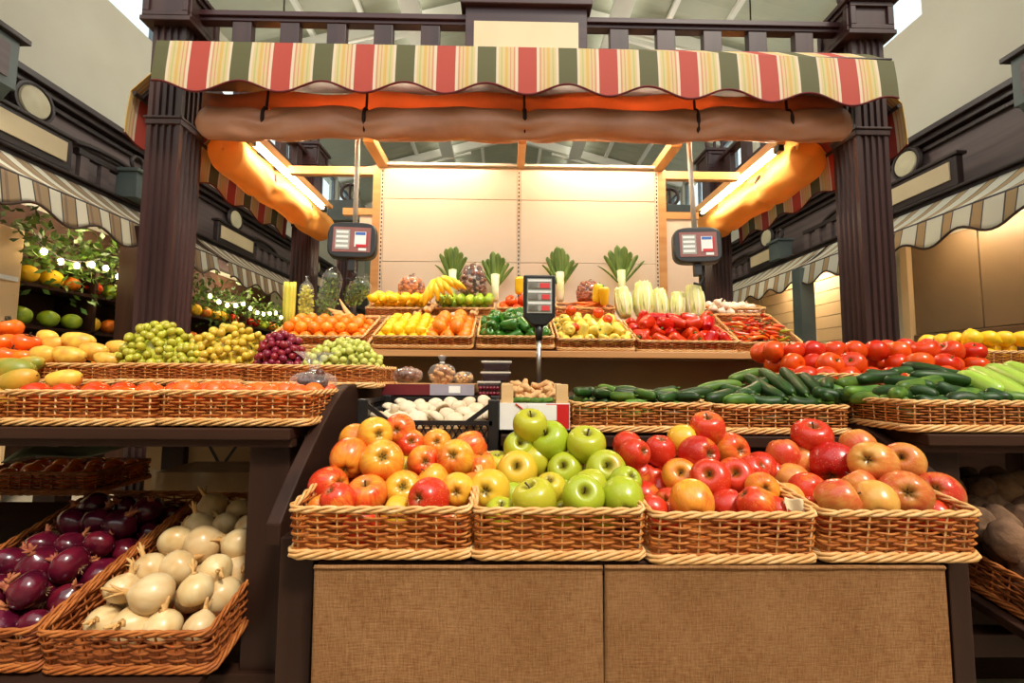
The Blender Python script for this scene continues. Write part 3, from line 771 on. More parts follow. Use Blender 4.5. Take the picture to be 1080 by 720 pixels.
def skirt(pl, pr, label, seed):
    ys = .992; x0, x1 = W(pl, 640, ys).x, W(pr, 640, ys).x
    o = empty('burlap_skirt', ((x0 + x1) / 2, ys, 0)); L = x1 - x0; zt = zf - .002
    def fn(u, v):
        x = (u - .5) * L; z = zt - v * (zt - .04)
        f = noise.noise(Vector((x * 3.2 + seed, z * .5, 0))) * .030 * min(1, v * 3) + noise.noise(Vector((x * 9, z * 2.5, seed))) * .003
        return (x, f - .004, z)
    g = MB(); g.grid(fn, 90, 70); g.build('cloth', M['burlap'], o, smooth=True, solid=.002)
    h = MB(); h.tube([(fn(u / 60, .0)[0], fn(u / 60, .0)[1] - .002, zt - .004) for u in range(61)], .004, 5); h.build('top_hem', M['burlap'], o, smooth=True)
    tag(o, label, 'cloth', 'burlap skirts on the display stand')
skirt(331, 635, 'brown burlap skirt below the yellow-red apples and green apples, left half of the stand', 0)
skirt(637.5, 996, 'brown burlap skirt below the bright red apples and blushed apples, right half of the stand', 7)
# side tables
def side_table(s, label):
    o = empty('side_table', (s * 1.35 + .27 * (s > 0), 1.6, 0)); ox, oy = o.location[0], 1.6
    zb = (W(165, 449, 1.25).z if s < 0 else W(1020, 456, 1.25).z) - .003
    xi, xo = (-.565, -2.3) if s < 0 else (1.145, 2.75)
    a, c = sorted((xi, xo))
    d = MB(); d.box(a - ox, c - ox, 1.225 - oy, 2.42 - oy, zb - .03, zb); d.build('table_top', M['darkwood'], o, bevel=.003)
    d = MB(); d.box(a - ox, c - ox, 1.24 - oy, 1.27 - oy, zb - .05, zb - .03); d.build('apron', M['darkwood'], o)
    zu = (W(165, 406, 1.6).z if s < 0 else W(900, 416, 1.6).z) - .003
    d = MB(); d.box(a - ox, c - ox, 1.575 - oy, 2.42 - oy, zb, zu); d.build('step', M['darkwood'], o, bevel=.003)
    for x in (xi + s * .075, xo - s * .06, (xi + xo) / 2 + s * .2):
        for y in (1.32, 2.35):
            d = MB(); d.box(x - .055 - ox, x + .055 - ox, y - .045 - oy, y + .045 - oy, 0, zb - .03); d.build('leg', M['darkwood_z'], o, bevel=.004)
    ti = OT if s < 0 else 9; tt = math.tan(R(ti)); zl = (W(130, 708, 1.15).z if s < 0 else W(1180, 664, 1.15).z) - .003
    yy0, yy1 = 1.11, 1.86; zA = zl - .04 * tt
    d = MB(); d.prism([(yy0 - oy, zA - .025), (yy1 - oy, zA - .025 + (yy1-yy0)*tt), (yy1 - oy, zA + (yy1-yy0)*tt), (yy0 - oy, zA)], *sorted((xi + s * .14 - ox, xo - ox)), axis=0)
    d.build('sloping_shelf', M['darkwood'], o, bevel=.003)
    d = MB(); d.box(*sorted((xi + s * .02 - ox, xo - ox)), 1.26 - oy, 1.31 - oy, zA - .12, zA - .06); d.build('cross_bar', M['darkwood'], o, bevel=.003)
    if s > 0:
        d = MB(); d.box(*sorted((xi + s * .14 - ox, xo - ox)), 1.90 - oy, 1.93 - oy, 0, .80); d.build('back_panel', M['darkwood'], o)  # dark board added to cover the bright floor below the shelf
    tag(o, label, 'table')
side_table(-1, 'dark wooden side table on the left carrying grapes and mandarins above the onions')
side_table(1, 'dark wooden side table on the right carrying tomatoes and cucumbers above the potatoes')
# top shelf
zsf = W(610, 373, 2.42).z
o = empty('wooden_shelf', (.34, 2.8, 0)); xa, xb = W(386, 372, 2.42).x, W(834, 380, 2.42).x
xa = W(283, 370, 2.42).x
z_s = W(610, 370, 2.46).z - .003
d = MB(); d.box(xa - .34, xb - .34, 2.42 - 2.8, 3.12 - 2.8, z_s - .035, z_s); d.build('shelf_board', M['shelfwood'], o, bevel=.003)
zr = W(500, 337, YB).z - .004
d = MB(); d.box(xa + .3 - .34, xb - .34, 2.84 - 2.8, 3.12 - 2.8, zr - .02, zr); d.build('back_step', M['shelfwood'], o)
for x in (xa + .34, .1, xb - .04):
    d = MB(); d.box(x - .02 - .34, x + .02 - .34, 2.86 - 2.8, 3.1 - 2.8, z_s, zr - .02); d.build('step_support', M['shelfwood'], o)
for x in (xa + .05, W(548, 390, 2.8).x, xb - .06):
    d = MB(); d.box(x - .02 - .34, x + .02 - .34, 2.75 - 2.8, 3.1 - 2.8, 0, z_s - .035); d.build('bracket_leg', M['darkwood_z'], o)
# slanted rests that tip the front-row baskets towards the shopper
d = MB(); tt = math.tan(R(ST))
d.prism([(2.50 - 2.8, z_s), (2.80 - 2.8, z_s), (2.80 - 2.8, z_s + .30 * tt)], xa + .02 - .34, xb - .04 - .34, axis=0); d.build('slanted_rest', M['shelfwood'], o)
tag(o, 'long beech wood shelf carrying the back rows of fruit and vegetable baskets', 'shelf')
# ------------------------------------------------------------------ produce materials
def apple_mat():
    nt = NT('apple skin'); v = nt.coord(); oi = nt.node('ShaderNodeObjectInfo')
    sc = nt.node('ShaderNodeSeparateColor'); nt.l.new(oi.outputs['Color'], sc.inputs[0]); red, gr, dk = sc.outputs
    w = nt.math('MULTIPLY', oi.outputs['Random'], 23.0)
    x, y, z = sep(nt, v); rr = nt.math('SQRT', nt.math('ADD', nt.math('MULTIPLY', x, x), nt.math('MULTIPLY', y, y)))
    rs = nt.math('ADD', rr, .004)
    cx = nt.node('ShaderNodeCombineXYZ'); nt.l.new(nt.math('DIVIDE', x, rs), cx.inputs[0]); nt.l.new(nt.math('DIVIDE', y, rs), cx.inputs[1]); nt.l.new(nt.math('MULTIPLY', z, 9.0), cx.inputs[2])
    streak = nt.noise(cx.outputs[0], 9, 3, w); low = nt.noise(v, 14, 2, w)
    f = nt.math('ADD', nt.math('MULTIPLY_ADD', red, 1.7, -.35), nt.math('ADD', nt.math('MULTIPLY_ADD', low, 2.6, -1.3), nt.math('MULTIPLY_ADD', streak, .9, -.45)), clamp=True)
    pk = nt.math('SUBTRACT', 1.0, oi.outputs['Alpha'])
    ground = nt.mix(gr, s2l((244, 180, 56)), s2l((162, 182, 40)))
    ground = nt.mix(pk, ground, s2l((222, 146, 98)))
    blush = nt.mix(dk, s2l((226, 70, 32)), s2l((178, 20, 20)))
    blush = nt.mix(pk, blush, s2l((196, 62, 50)))
    col = nt.mix(f, ground, blush)
    vo = nt.node('ShaderNodeTexVoronoi'); nt.l.new(v, vo.inputs['Vector']); vo.inputs['Scale'].default_value = 230
    dot = nt.math('LESS_THAN', vo.outputs['Distance'], .16)
    col = nt.mix(nt.math('MULTIPLY', dot, .3), col, s2l((246, 214, 150)))
    cav = nt.ramp(rr, [(.002, (1,1,1,1)), (.016, (0,0,0,1))])
    col = nt.mix(nt.math('MULTIPLY', cav, .9), col, s2l((104, 88, 30)))
    nt.set(Base_Color=col, Roughness=.26); nt.b.inputs['Coat Weight'].default_value = .12; nt.b.inputs['Coat Roughness'].default_value = .18
    return nt.mat
M['apple'] = apple_mat()
M['stem'] = pm('fruit stem', (84, 60, 30), (60, 42, 22), .8, scale=60)
M['calyx'] = pm('dried calyx', (66, 50, 26), (44, 34, 18), .9, scale=80)
M['greenstem'] = pm('green stem', (92, 128, 44), (64, 98, 34), .6, scale=40)
M['orange'] = pm('mandarin peel', (250, 142, 24), (244, 120, 16), .38, scale=20, bump=.35, bscale=170, bdist=.002, rand=.1)
M['tangerine'] = pm('deep orange peel', (246, 106, 22), (234, 84, 18), .35, scale=20, bump=.3, bscale=170, bdist=.002, rand=.1)
M['persimmon'] = pm('persimmon skin', (250, 124, 26), (240, 96, 18), .22, scale=16, rand=.14)
M['lemon'] = pm('lemon peel', (252, 206, 30), (242, 188, 22), .36, scale=24, bump=.35, bscale=150, bdist=.002, rand=.1)
M['lime'] = pm('lime peel', (176, 196, 46), (128, 164, 36), .35, scale=16, bump=.3, bscale=150, bdist=.002, rand=.14)
M['tomato'] = pm('tomato skin', (222, 82, 14), (200, 50, 8), .22, scale=12, rand=.2, spec=.4)
M['pep_red'] = pm('red pepper skin', (214, 58, 12), (186, 26, 8), .2, scale=12, rand=.2, spec=.45)
M['pep_green'] = pm('green pepper skin', (70, 130, 30), (34, 88, 26), .18, scale=14, rand=.25, coat=.4)
M['pep_yellow'] = pm('yellow pepper skin', (248, 204, 40), (240, 184, 30), .2, scale=12, rand=.12, coat=.4)
M['pep_pale'] = pm('pale yellow pepper skin', (240, 214, 96), (232, 196, 74), .25, scale=12, rand=.14, coat=.3)
M['chilli_o'] = pm('orange chilli skin', (240, 110, 24), (226, 60, 20), .22, scale=20, rand=.3, coat=.3)
M['chilli_g'] = pm('green chilli skin', (140, 164, 36), (220, 170, 40), .25, scale=20, rand=.2, coat=.3)
M['cuc'] = pm('cucumber skin', (44, 78, 26), (24, 48, 18), .42, spec=.3, scale=30, stretch=(3, 3, .6), bump=.8, bscale=4, bdist=.004, rand=.3)
M['cuc_lt'] = pm('light cucumber skin', (104, 136, 46), (54, 92, 30), .42, spec=.3, scale=26, stretch=(2, 2, .6), bump=.5, bscale=5, bdist=.004, rand=.3)
M['marrow'] = pm('pale marrow skin', (178, 204, 84), (150, 186, 62), .3, scale=40, stretch=(1, 1, .1), rand=.1)
M['onion'] = pm('white onion skin', (230, 206, 158), (204, 164, 104), .34, scale=26, stretch=(1.4, 1.4, .25), rand=.14, coat=.1, lo=.3, hi=.75)
M['onion_neck'] = pm('dry onion neck', (222, 178, 112), (190, 142, 80), .7, scale=50, stretch=(2, 2, .2))
M['onion_red'] = pm('red onion skin', (106, 20, 44), (68, 11, 32), .22, scale=24, stretch=(1.4, 1.4, .2), rand=.3, coat=.3)
M['neck_red'] = pm('dry red onion neck', (150, 70, 54), (186, 120, 70), .7, scale=50, stretch=(2, 2, .2))
M['root'] = pm('root hairs', (170, 136, 92), (140, 108, 70), .9, scale=80)
M['potato'] = pm('dusty potato skin', (146, 110, 78), (92, 66, 48), .9, scale=16, bump=.9, bscale=60, bdist=.004, rand=.2)
M['mango'] = pm('mango skin', (240, 190, 74), (206, 138, 46), .4, scale=30, rand=.16, detail=6, lo=.45, hi=.68)
M['mango_g'] = pm('green gold mango skin', (138, 144, 46), (216, 160, 54), .4, scale=14, detail=6, rand=.16)
M['grape_g'] = pm('green grape skin', (196, 190, 66), (164, 164, 44), .2, scale=40, rand=.3, sss=.3)
M['grape_y'] = pm('golden grape skin', (222, 194, 72), (200, 170, 50), .2, scale=40, rand=.25, sss=.3)
M['grape_r'] = pm('red grape skin', (150, 36, 56), (104, 20, 48), .22, scale=40, rand=.4, sss=.2)
M['grape_p'] = pm('pale green grape skin', (204, 206, 110), (182, 188, 82), .2, scale=40, rand=.2, sss=.3)
M['mushroom'] = pm('white mushroom cap', (226, 210, 182), (206, 184, 150), .65, scale=30, rand=.1, sss=.1)
M['ginger'] = pm('ginger skin', (226, 180, 124), (198, 148, 94), .7, scale=40, bump=.3, bscale=120, bdist=.002)
M['parsnip'] = pm('parsnip skin', (240, 196, 130), (222, 172, 104), .6, scale=40, rand=.1)
M['carrot'] = pm('carrot skin', (244, 130, 40), (228, 108, 30), .5, scale=40, rand=.1)
M['garlic'] = pm('garlic skin', (246, 226, 200), (232, 200, 176), .45, scale=40, stretch=(1.5, 1.5, .2), rand=.1)
M['banana'] = pm('banana peel', (252, 208, 44), (238, 186, 36), .4, scale=30, rand=.08)
M['tipbrown'] = pm('brown tip', (96, 70, 34), (70, 50, 26), .8)
M['leek_leaf'] = pm('leek leaf', (122, 148, 56), (78, 108, 36), .42, scale=20, stretch=(3, 3, .4))
M['leek_stalk'] = pm('leek stalk', (246, 240, 206), (214, 220, 150), .35, scale=20)
M['napa'] = pm('napa cabbage leaf', (236, 230, 170), (206, 212, 110), .5, scale=22, stretch=(2, 2, .5), bump=.4, bdist=.006)
M['napa_rib'] = pm('napa cabbage rib', (250, 246, 220), (240, 236, 200), .4, scale=20)
M['celery'] = pm('pale celery stalk', (236, 222, 92), (212, 206, 78), .4, scale=60, stretch=(1, 1, .05))
M['herb'] = pm('dark herb leaf', (128, 150, 44), (64, 98, 26), .6, scale=50)
M['nut'] = pm('hazel brown nut shell', (166, 100, 52), (122, 68, 34), .5, scale=40, rand=.2)
M['dried'] = pm('dried fruit', (206, 150, 84), (180, 116, 60), .6, scale=40, rand=.3)

# ------------------------------------------------------------------ produce models
def prof(pts, n=22): return [(max(0, r), z) for r, z in smoothpath(pts, n)]
def fixends(p): p = list(p); p[0] = (0, p[0][1]); p[-1] = (0, p[-1][1]); return p
def mk_apple(sq=1.0, seed=0):
    def mk():
        P = fixends(prof([(0, -.70), (.14, -.80), (.32, -.89), (.56, -.84), (.80, -.60), (.96, -.22), (1.0, .12), (.93, .48), (.72, .76), (.45, .86), (.24, .80), (.1, .66), (0, .58)], 30))
        def fn(x, y, z):
            a = math.atan2(y, x); low = max(0, -z); k = 1 + .03 * math.cos(5 * a) * low + .02 * noise.noise(Vector((x + seed, y, z)))
            return (x * k * .04, y * k * .04, z * sq * .04 + .001 * math.cos(5 * a) * low)
        m = MB(); m.lathe(P, 28, fn=fn); o = m.build('apple', M['apple'], smooth=True)
        s = MB(); s.tube([(0, 0, .022 * sq), (.001, 0, .032 * sq), (.004, .001, .042 * sq)], [.0016, .0013, .002], 6); s.build('stem', M['stem'], o, smooth=True)
        c = MB()
        for k in range(5):
            a = 2 * PI * k / 5; u = Vector((math.cos(a), math.sin(a), 0)); t = Vector((-u.y, u.x, 0)) * .0025
            z0, z1 = -.0275 * sq, -.034 * sq
            c.add([u * .001 + t + Vector((0, 0, z0)), u * .001 - t + Vector((0, 0, z0)), u * .0075 + Vector((0, 0, z1))], [(0, 1, 2)])
        c.lathe([(0, -.0285 * sq), (.004, -.029 * sq), (.004, -.0275 * sq), (0, -.027 * sq)], 8); c.build('calyx', M['calyx'], o, recalc=False)
        return o
    return mk
def ball(name, mat, pts, rad, ribs=0, ribamp=0, wob=.03, n=20, seg=16, seed=0):
    P = fixends(prof(pts, n))
    def fn(x, y, z):
        a = math.atan2(y, x); k = 1 + ribamp * math.cos(ribs * a) + wob * noise.noise(Vector((x * 1.3 + seed, y * 1.3, z * 1.3)))
        return (x * k * rad, y * k * rad, z * rad)
    m = MB(); m.lathe(P, seg, fn=fn); return m.build(name, mat, smooth=True)
SPH = [(0, -.94), (.35, -.90), (.72, -.68), (.97, -.22), (1, .12), (.9, .48), (.62, .78), (.3, .92), (0, .94)]
def star(parent, z, r, mat, name='calyx', n=5, up=.15):
    c = MB()
    for k in range(n):
        a = 2*PI*k/n; u = Vector((math.cos(a), math.sin(a), 0)); t = Vector((-u.y, u.x, 0))
        c.add([u*0 + Vector((0,0,z)), u*r*.5 + t*r*.22 + Vector((0,0,z+r*up)), u*r + Vector((0,0,z-r*.1)), u*r*.5 - t*r*.22 + Vector((0,0,z+r*up))], [(0,1,2,3)])
    c.tube([(0,0,z), (0,0,z+r*.6)], [r*.12, r*.09], 6)
    return c.build(name, mat, parent, recalc=False)
def mk_orange(mat, rad=.034):
    def mk():
        o = ball('mandarin', M[mat], [(0, -.82), (.3, -.84), (.7, -.66), (.97, -.2), (1, .1), (.88, .5), (.55, .76), (.2, .82), (0, .76)], rad)
        s = MB(); s.lathe([(0, .75*rad), (.12*rad, .78*rad), (.1*rad, .85*rad), (0, .86*rad)], 8); s.build('stem_button', M['greenstem'], o); return o
    return mk
def mk_persimmon():
    o = ball('persimmon', M['persimmon'], [(0, -.78), (.3, -.8), (.72, -.62), (.98, -.15), (1, .15), (.85, .5), (.5, .7), (.2, .68), (0, .62)], .042, 4, .02)
    star(o, .028, .026, M['calyx'], n=4); return o
def mk_lemon():
    o = ball('lemon', M['lemon'], [(0, -1.34), (.12, -1.3), (.24, -1.14), (.55, -.9), (.9, -.42), (1, 0), (.9, .45), (.55, .9), (.26, 1.1), (.16, 1.2), (0, 1.22)], .027)
    return o
def mk_lime():
    o = ball('lime', M['lime'], [(0, -1.12), (.16, -1.06), (.6, -.8), (.93, -.35), (1, 0), (.92, .4), (.58, .82), (.15, 1.04), (0, 1.06)], .026); return o
def mk_tomato(seed=0, cal=True):
    def mk():
        o = ball('tomato', M['tomato'], [(0, -.8), (.3, -.82), (.72, -.66), (.97, -.2), (1, .1), (.9, .48), (.6, .74), (.3, .78), (.1, .7), (0, .66)], .038, 5, .015, seed=seed)
        if cal: star(o, .0265, .017, M['greenstem'])
        return o
    return mk
def mk_pepper(mat, L=.095, rad=.037):
    def mk():
        P = fixends(prof([(0, -.50), (.25, -.56), (.52, -.55), (.72, -.4), (.85, -.1), (.97, .2), (1, .36), (.85, .5), (.5, .53), (.2, .44), (0, .40)], 24))
        def fn(x, y, z):
            a = math.atan2(y, x); k = 1 - .10 * abs(math.sin(2 * a)) ** 3 * -1 - .09 * (math.cos(4 * a) * -.5 + .5)
            return (x * k * rad, y * k * rad, z * L)
        m = MB(); m.lathe(P, 28, fn=fn); o = m.build('bell_pepper', M[mat], smooth=True)
        s = MB(); s.tube([(0, 0, .38 * L), (.002, 0, .5 * L), (.006, 0, .66 * L)], [.009, .005, .0055], 7); s.build('stem', M['greenstem'], o, smooth=True); return o
    return mk
def mk_chilli(mat, seed=0):
    def mk():
        r = random.Random(seed); cv = r.uniform(-.02, .025)
        pts = [(cv * (t * t), .006 * math.sin(t * 3 + seed), -.045 + .09 * t) for t in [i / 9 for i in range(10)]]
        m = MB(); m.tube(pts, [.001, .004, .006, .0075, .0085, .0092, .0095, .009, .0075, .003], 9); o = m.build('chilli_pepper', M[mat], smooth=True)
        e = Vector(pts[-1]); s = MB(); s.tube([e - Vector((0, 0, .002)), e + Vector((.002, 0, .01)), e + Vector((.007, 0, .02))], [.005, .002, .0022], 6); s.build('stem', M['greenstem'], o, smooth=True); return o
    return mk
def mk_cuc(name, mat, L, rad, bend=.006, seed=0, tip=True):
    def mk():
        prf = [(-.5, .0), (-.495, .35), (-.47, .62), (-.4, .86), (-.25, .98), (0, 1), (.25, .97), (.38, .86), (.45, .68), (.49, .4), (.5, .0)]
        P = smoothpath(prf, 26); m = MB()
        pts = [(bend * (4 * t * t - 1), .3 * bend * math.sin(t * 5 + seed), t * L) for t, _ in P]
        m.tube(pts, [max(.0004, r * rad) for _, r in P], 14); o = m.build(name, M[mat], smooth=True)
        if tip:
            s = MB(); s.tube([(0, 0, .495 * L), (.001, 0, .5 * L + .012)], [rad * .22, rad * .18], 6); s.build('stem', M['greenstem'], o, smooth=True)
        return o
    return mk
def mk_onion(mat, neckmat, seed=0, tall=1.0, neck=.035):
    def mk():
        P = fixends(prof([(0, -.86), (.16, -.87), (.55, -.76), (.88, -.42), (1, 0), (.92, .4), (.66, .74), (.36, .95), (.18, 1.08), (0, 1.12)], 26)); rad = .042
        def fn(x, y, z):
            k = 1 + .05 * noise.noise(Vector((x + seed * 3, y, z)))
            return (x * k * rad, y * k * rad, z * rad * tall)
        m = MB(); m.lathe(P, 22, fn=fn); o = m.build('onion', M[mat], smooth=True)
        z = rad * tall; r = random.Random(seed)
        dx, dy = r.uniform(-.012, .012), r.uniform(-.012, .012)
        s = MB(); s.tube([(0, 0, z * .98), (dx*.2, dy*.2, z * 1.12), (dx*.6, dy*.6, z * 1.12 + neck * .5), (dx, dy, z * 1.12 + neck)], [.012, .0065, .005, .0025], 7)
        for k in range(4):
            a = r.uniform(0, 6.28); s.tube([(0, 0, z * 1.08), (.006*math.cos(a), .006*math.sin(a), z*1.1 + neck*.4), (.014*math.cos(a), .014*math.sin(a), z*1.1 + neck*.75)], [.004, .003, .001], 5)
        s.build('neck', M[neckmat], o, smooth=True)
        q = MB()
        for k in range(12):
            a = r.uniform(0, 6.28); u = r.uniform(.002, .008); q.tube([(u*.5*math.cos(a), u*.5*math.sin(a), -.85*z), (u*1.6*math.cos(a), u*1.6*math.sin(a), -.86*z - r.uniform(.004, .01))], .0007, 4)
        q.build('roots', M['root'], o); return o
    return mk
def mk_lump(name, mat, rx, ry, rz, seed, amp=.12, fr=1.6):
    def mk():
        m = MB(); P = [(math.sin(PI * i / 15), -math.cos(PI * i / 15)) for i in range(16)]; P = fixends(P)
        def fn(x, y, z):
            k = 1 + amp * noise.noise(Vector((x * fr + seed * 7, y * fr, z * fr)))
            return (x * k * rx, y * k * ry, z * k * rz)
        m.lathe(P, 20, fn=fn); return m.build(name, M[mat], smooth=True)
    return mk
def mk_mango(mat, seed):
    def mk():
        m = MB(); P = fixends(prof([(0, -1.2), (.3, -1.14), (.66, -.85), (.92, -.35), (1, .1), (.9, .55), (.6, .92), (.25, 1.08), (0, 1.1)], 20))
        def fn(x, y, z): return ((x * .92 + .16 * z * z) * .04, y * .84 * .04, z * .046)
        m.lathe(P, 20, fn=fn); o = m.build('mango', M[mat], smooth=True)
        s = MB(); s.tube([(.008, 0, .049), (.008, 0, .054)], .0022, 6); s.build('stem_scar', M['stem'], o); return o
    return mk
def mk_mushroom(seed):
    def mk():
        m = MB(); P = fixends([(0, -.1), (.5, -.12), (.9, -.15), (1.0, -.02), (.97, .2), (.82, .45), (.55, .64), (.25, .73), (0, .75)])
        m.lathe([(max(0, r), z) for r, z in P], 18, fn=lambda x, y, z: ((x + .04 * noise.noise(Vector((x+seed, y, z)))) * .027, y * .027, z * .027)); o = m.build('mushroom', M['mushroom'], smooth=True)
        s = MB(); s.tube([(0, 0, -.002), (0, 0, -.012), (.001, 0, -.024)], [.011, .0095, .0115], 10); s.build('stalk', M['mushroom'], o, smooth=True); return o
    return mk
def mk_garlic():
    P = fixends(prof([(0, -.7), (.4, -.72), (.85, -.45), (1, -.05), (.8, .4), (.4, .75), (.2, 1.05), (.14, 1.4), (0, 1.45)], 20)); rad = .027
    def fn(x, y, z):
        a = math.atan2(y, x); k = 1 + .07 * abs(math.cos(3.5 * a)); return (x * k * rad, y * k * rad, z * rad)
    m = MB(); m.lathe(P, 28, fn=fn); return m.build('garlic_bulb', M['garlic'], smooth=True)
def mk_carrot(mat, L=.17, r0=.016, seed=0, name='carrot'):
    def mk():
        m = MB(); n = 14
        m.tube([(.006 * math.sin(3 * t + seed), 0, -L/2 + L * t) for t in [i/(n-1) for i in range(n)]], [r0 * (.12 + .88 * (i/(n-1)) ** .7) * (1 if i < n-1 else .6) for i in range(n)], 10); o = m.build(name, M[mat], smooth=True)
        s = MB(); s.tube([(0, 0, L/2 - .001), (.001, 0, L/2 + .008)], r0 * .3, 6); s.build('crown', M['greenstem'], o); return o
    return mk
def mk_grapes(mat, n, sx, sy, sz, br, seed):
    """bunch lying as a mound; berries over an ellipsoid shell, each its own part"""
    def mk():
        r = random.Random(seed); o = empty('grape_bunch'); pts = []
        tries = 0
        while len(pts) < n and tries < 6000:
            tries += 1
            a = r.uniform(0, 2 * PI); u = r.uniform(-.15, 1); c = math.sqrt(1 - u * u); k = r.uniform(.86, 1.06)
            p = Vector((sx * c * math.cos(a) * k, sy * c * math.sin(a) * k, sz * max(0.02, u) * k + br * .5))
            if p.y > sy * .3: continue
            if all((p - q).length > br * 1.5 for q in pts): pts.append(p)
        if mat not in GM:
            m = MB(); m.lathe(fixends([(math.sin(PI*i/9), -math.cos(PI*i/9) * 1.12) for i in range(10)]), 12, fn=lambda x, y, z: (x, y, z)); GM[mat] = m.build('berry', M[mat], smooth=True); first = GM[mat]
            COL.objects.unlink(first)
        for p in pts:
            b = GM[mat].copy(); link(b, o); b.location = p; b.scale = (br * r.uniform(.88, 1.08),) * 3
            b.rotation_euler = (r.uniform(-.8, .8), r.uniform(-.8, .8), r.uniform(0, 6))
        q = MB(); q.lathe(fixends([(math.sin(PI*i/12), -math.cos(PI*i/12)) for i in range(13)]), 20, fn=lambda x, y, z: (x*sx*.82*(1+.08*math.sin(9*x+seed)), y*sy*.82, max(.004, z*sz*.82)))
        ib = q.build('inner_berries', M[mat], o, smooth=True); ib['kind'] = 'stuff'
        s = MB(); top = Vector((0, 0, sz * .9))
        s.tube([(-sx * .8, 0, sz * .4), (-sx * .3, 0, sz * .8), (sx * .3, 0, sz * .75), (sx * .8, 0, sz * .35)], .003, 6)
        for p in pts[::3]: s.tube([(p.x * .5, p.y * .5, sz * .6), p], .0013, 4)
        s.build('stem', M['greenstem'], o, smooth=True)
        return o
    return mk
GM = {}
# ------------------------------------------------------------------ heap filler
def rrot(r=RN): return Euler((r.uniform(0, 6.28), r.uniform(0, 6.28), r.uniform(0, 6.28)))
def heap(B, kinds, r, top, label, cat, group, rot=None, scale=(.93, 1.05), x0=None, x1=None, ya=None, yb=None, avoid=(), deep=2.4, color=None, zs=.85, pitch=1.92, cap=400, inset=.9, jit=.12, ztop=None):
    """lays out round things in packed layers up to the surface top(x, y) above the basket base"""
    zb = .018 + r * zs; xa = -B.w/2 + r * inset + .006 if x0 is None else x0; xb = B.w/2 - r * inset - .006 if x1 is None else x1
    y0 = -B.d/2 + r * inset + .006 if ya is None else ya; y1 = B.d/2 - r * inset - .006 if yb is None else yb
    k = 0; n = 0; done = []
    while True:
        z = zb + k * r * 1.5 * zs
        if z > .6: break
        nx = max(1, int((xb - xa) / (r * pitch)) + 1); ny = max(1, int((y1 - y0) / (r * pitch)) + 1)
        sx = (xb - xa) / max(1, nx - 1) if nx > 1 else 0; sy = (y1 - y0) / max(1, ny - 1) if ny > 1 else 0
        off = .5 * (k % 2)
        any_ = False
        for j in range(ny - (1 if k % 2 and ny > 1 else 0)):
            for i in range(nx - (1 if k % 2 and nx > 1 else 0)):
                x = xa + (i + off) * sx + RN.uniform(-jit, jit) * r; x = min(xb, max(xa, x)); y = y0 + (j + off) * sy + RN.uniform(-jit, jit) * r; y = min(y1, max(y0, y))
                t = top(x, y)
                if ztop is not None:
                    if k: continue
                    z = ztop - r * zs + RN.uniform(-.004, .003)
                if ztop is None and z + r * zs * .8 > max(t, zb + r * .85): continue
                any_ = True
                if ztop is None and z + r < t - deep * r: continue
                p = B.m @ Vector((x, y, z + RN.uniform(-.06, .06) * r))
                if any((p - q).length < (r + qr) * .86 for q, qr in avoid): continue
                if any((p - CP).length < (q - CP).length + .02 and ((q - CP) - (p - CP).normalized() * (q - CP).dot((p - CP).normalized())).length < (r + qr) * .62 for q, qr in avoid): continue
                kd = kinds[RN.randrange(len(kinds))]
                kd.put(p, rot() if rot else rrot(), RN.uniform(*scale), label, cat, group, color() if color else None); n += 1
                done.append((p, r))
                if n >= cap: return done
        if not any_ and k > 0: break
        k += 1
    return done
# ------------------------------------------------------------------ the four front apple heaps
K_apple = [Kind(mk_apple(.96, 1)), Kind(mk_apple(1.02, 5)), Kind(mk_apple(.92, 9))]
def face_dir(p, a, b):
    """axis of a fruit whose bottom looks at the shopper, turned by a (right) and b (up)"""
    v = (CP - p).normalized(); side = v.cross(Vector((0, 0, 1))).normalized() * -1; up = side.cross(v) * -1
    return v + side * a + Vector((0, 0, 1)) * b
def apples(items, B, pink, sidew, tail):
    """items: px, py, radius px, pose, redness, green, dark, words"""
    ps = []
    ymin = B.m @ Vector((0, -B.d/2, B.h)); yfront = ymin.y
    for it in items:
        px, py, rp = it[:3]
        Y = yfront + .060 + max(-.02, (530 - py)) / 90 * .26
        if it[3] == 'x' and rp <= 15: Y += .03; rp = max(rp, 15.5)
        ps.append([Y, rp * Y / F * 1.0])
    pos = [W(it[0], it[1], q[0]) for it, q in zip(items, ps)]; rad = [q[1] for q in ps]
    for _ in range(60):      # settle: where two would cut into each other, the farther one sits farther back
        for i in range(len(pos)):
            for j in range(i):
                dd = (pos[i] - pos[j]).length; need = (rad[i] + rad[j]) * .95
                if dd < need:
                    f, nr = (i, j) if pos[i].y > pos[j].y else (j, i)
                    s = min(.006, need - dd); Yf = pos[f].y + s
                    if Yf < yfront + .335:
                        rad[f] *= Yf / pos[f].y; pos[f] = W(items[f][0], items[f][1], Yf)
    av = []
    for it, p, r in zip(items, pos, rad):
        pose, rd, g, dk, words = it[3:8]
        if pose == 'c': ax = -face_dir(p, RN.uniform(-.25, .25), RN.uniform(-.15, .25))
        elif pose == 'cd': ax = -face_dir(p, RN.uniform(-.4, .4), -.75)
        elif pose == 'cr': ax = -face_dir(p, .8, .1)
        elif pose == 'cl': ax = -face_dir(p, -.7, .0)
        elif pose == 's': ax = face_dir(p, RN.uniform(-.4, .4), 1.6)
        elif pose == 'sf': ax = face_dir(p, RN.uniform(-.2, .2), .35)
        else: ax = Vector((RN.uniform(-1, 1), RN.uniform(-.3, .6), RN.uniform(-1, 1)))
        K_apple[RN.randrange(3)].put(p, axis_rot(ax, RN.uniform(0, 6)), r / .0372, (words + ' ' + tail), 'apple', None, (rd, g, dk, (1 - pink) if rd < .8 and g > .05 else 1))
        av.append((p, r))
    return av
TA = 'in leftmost basket'
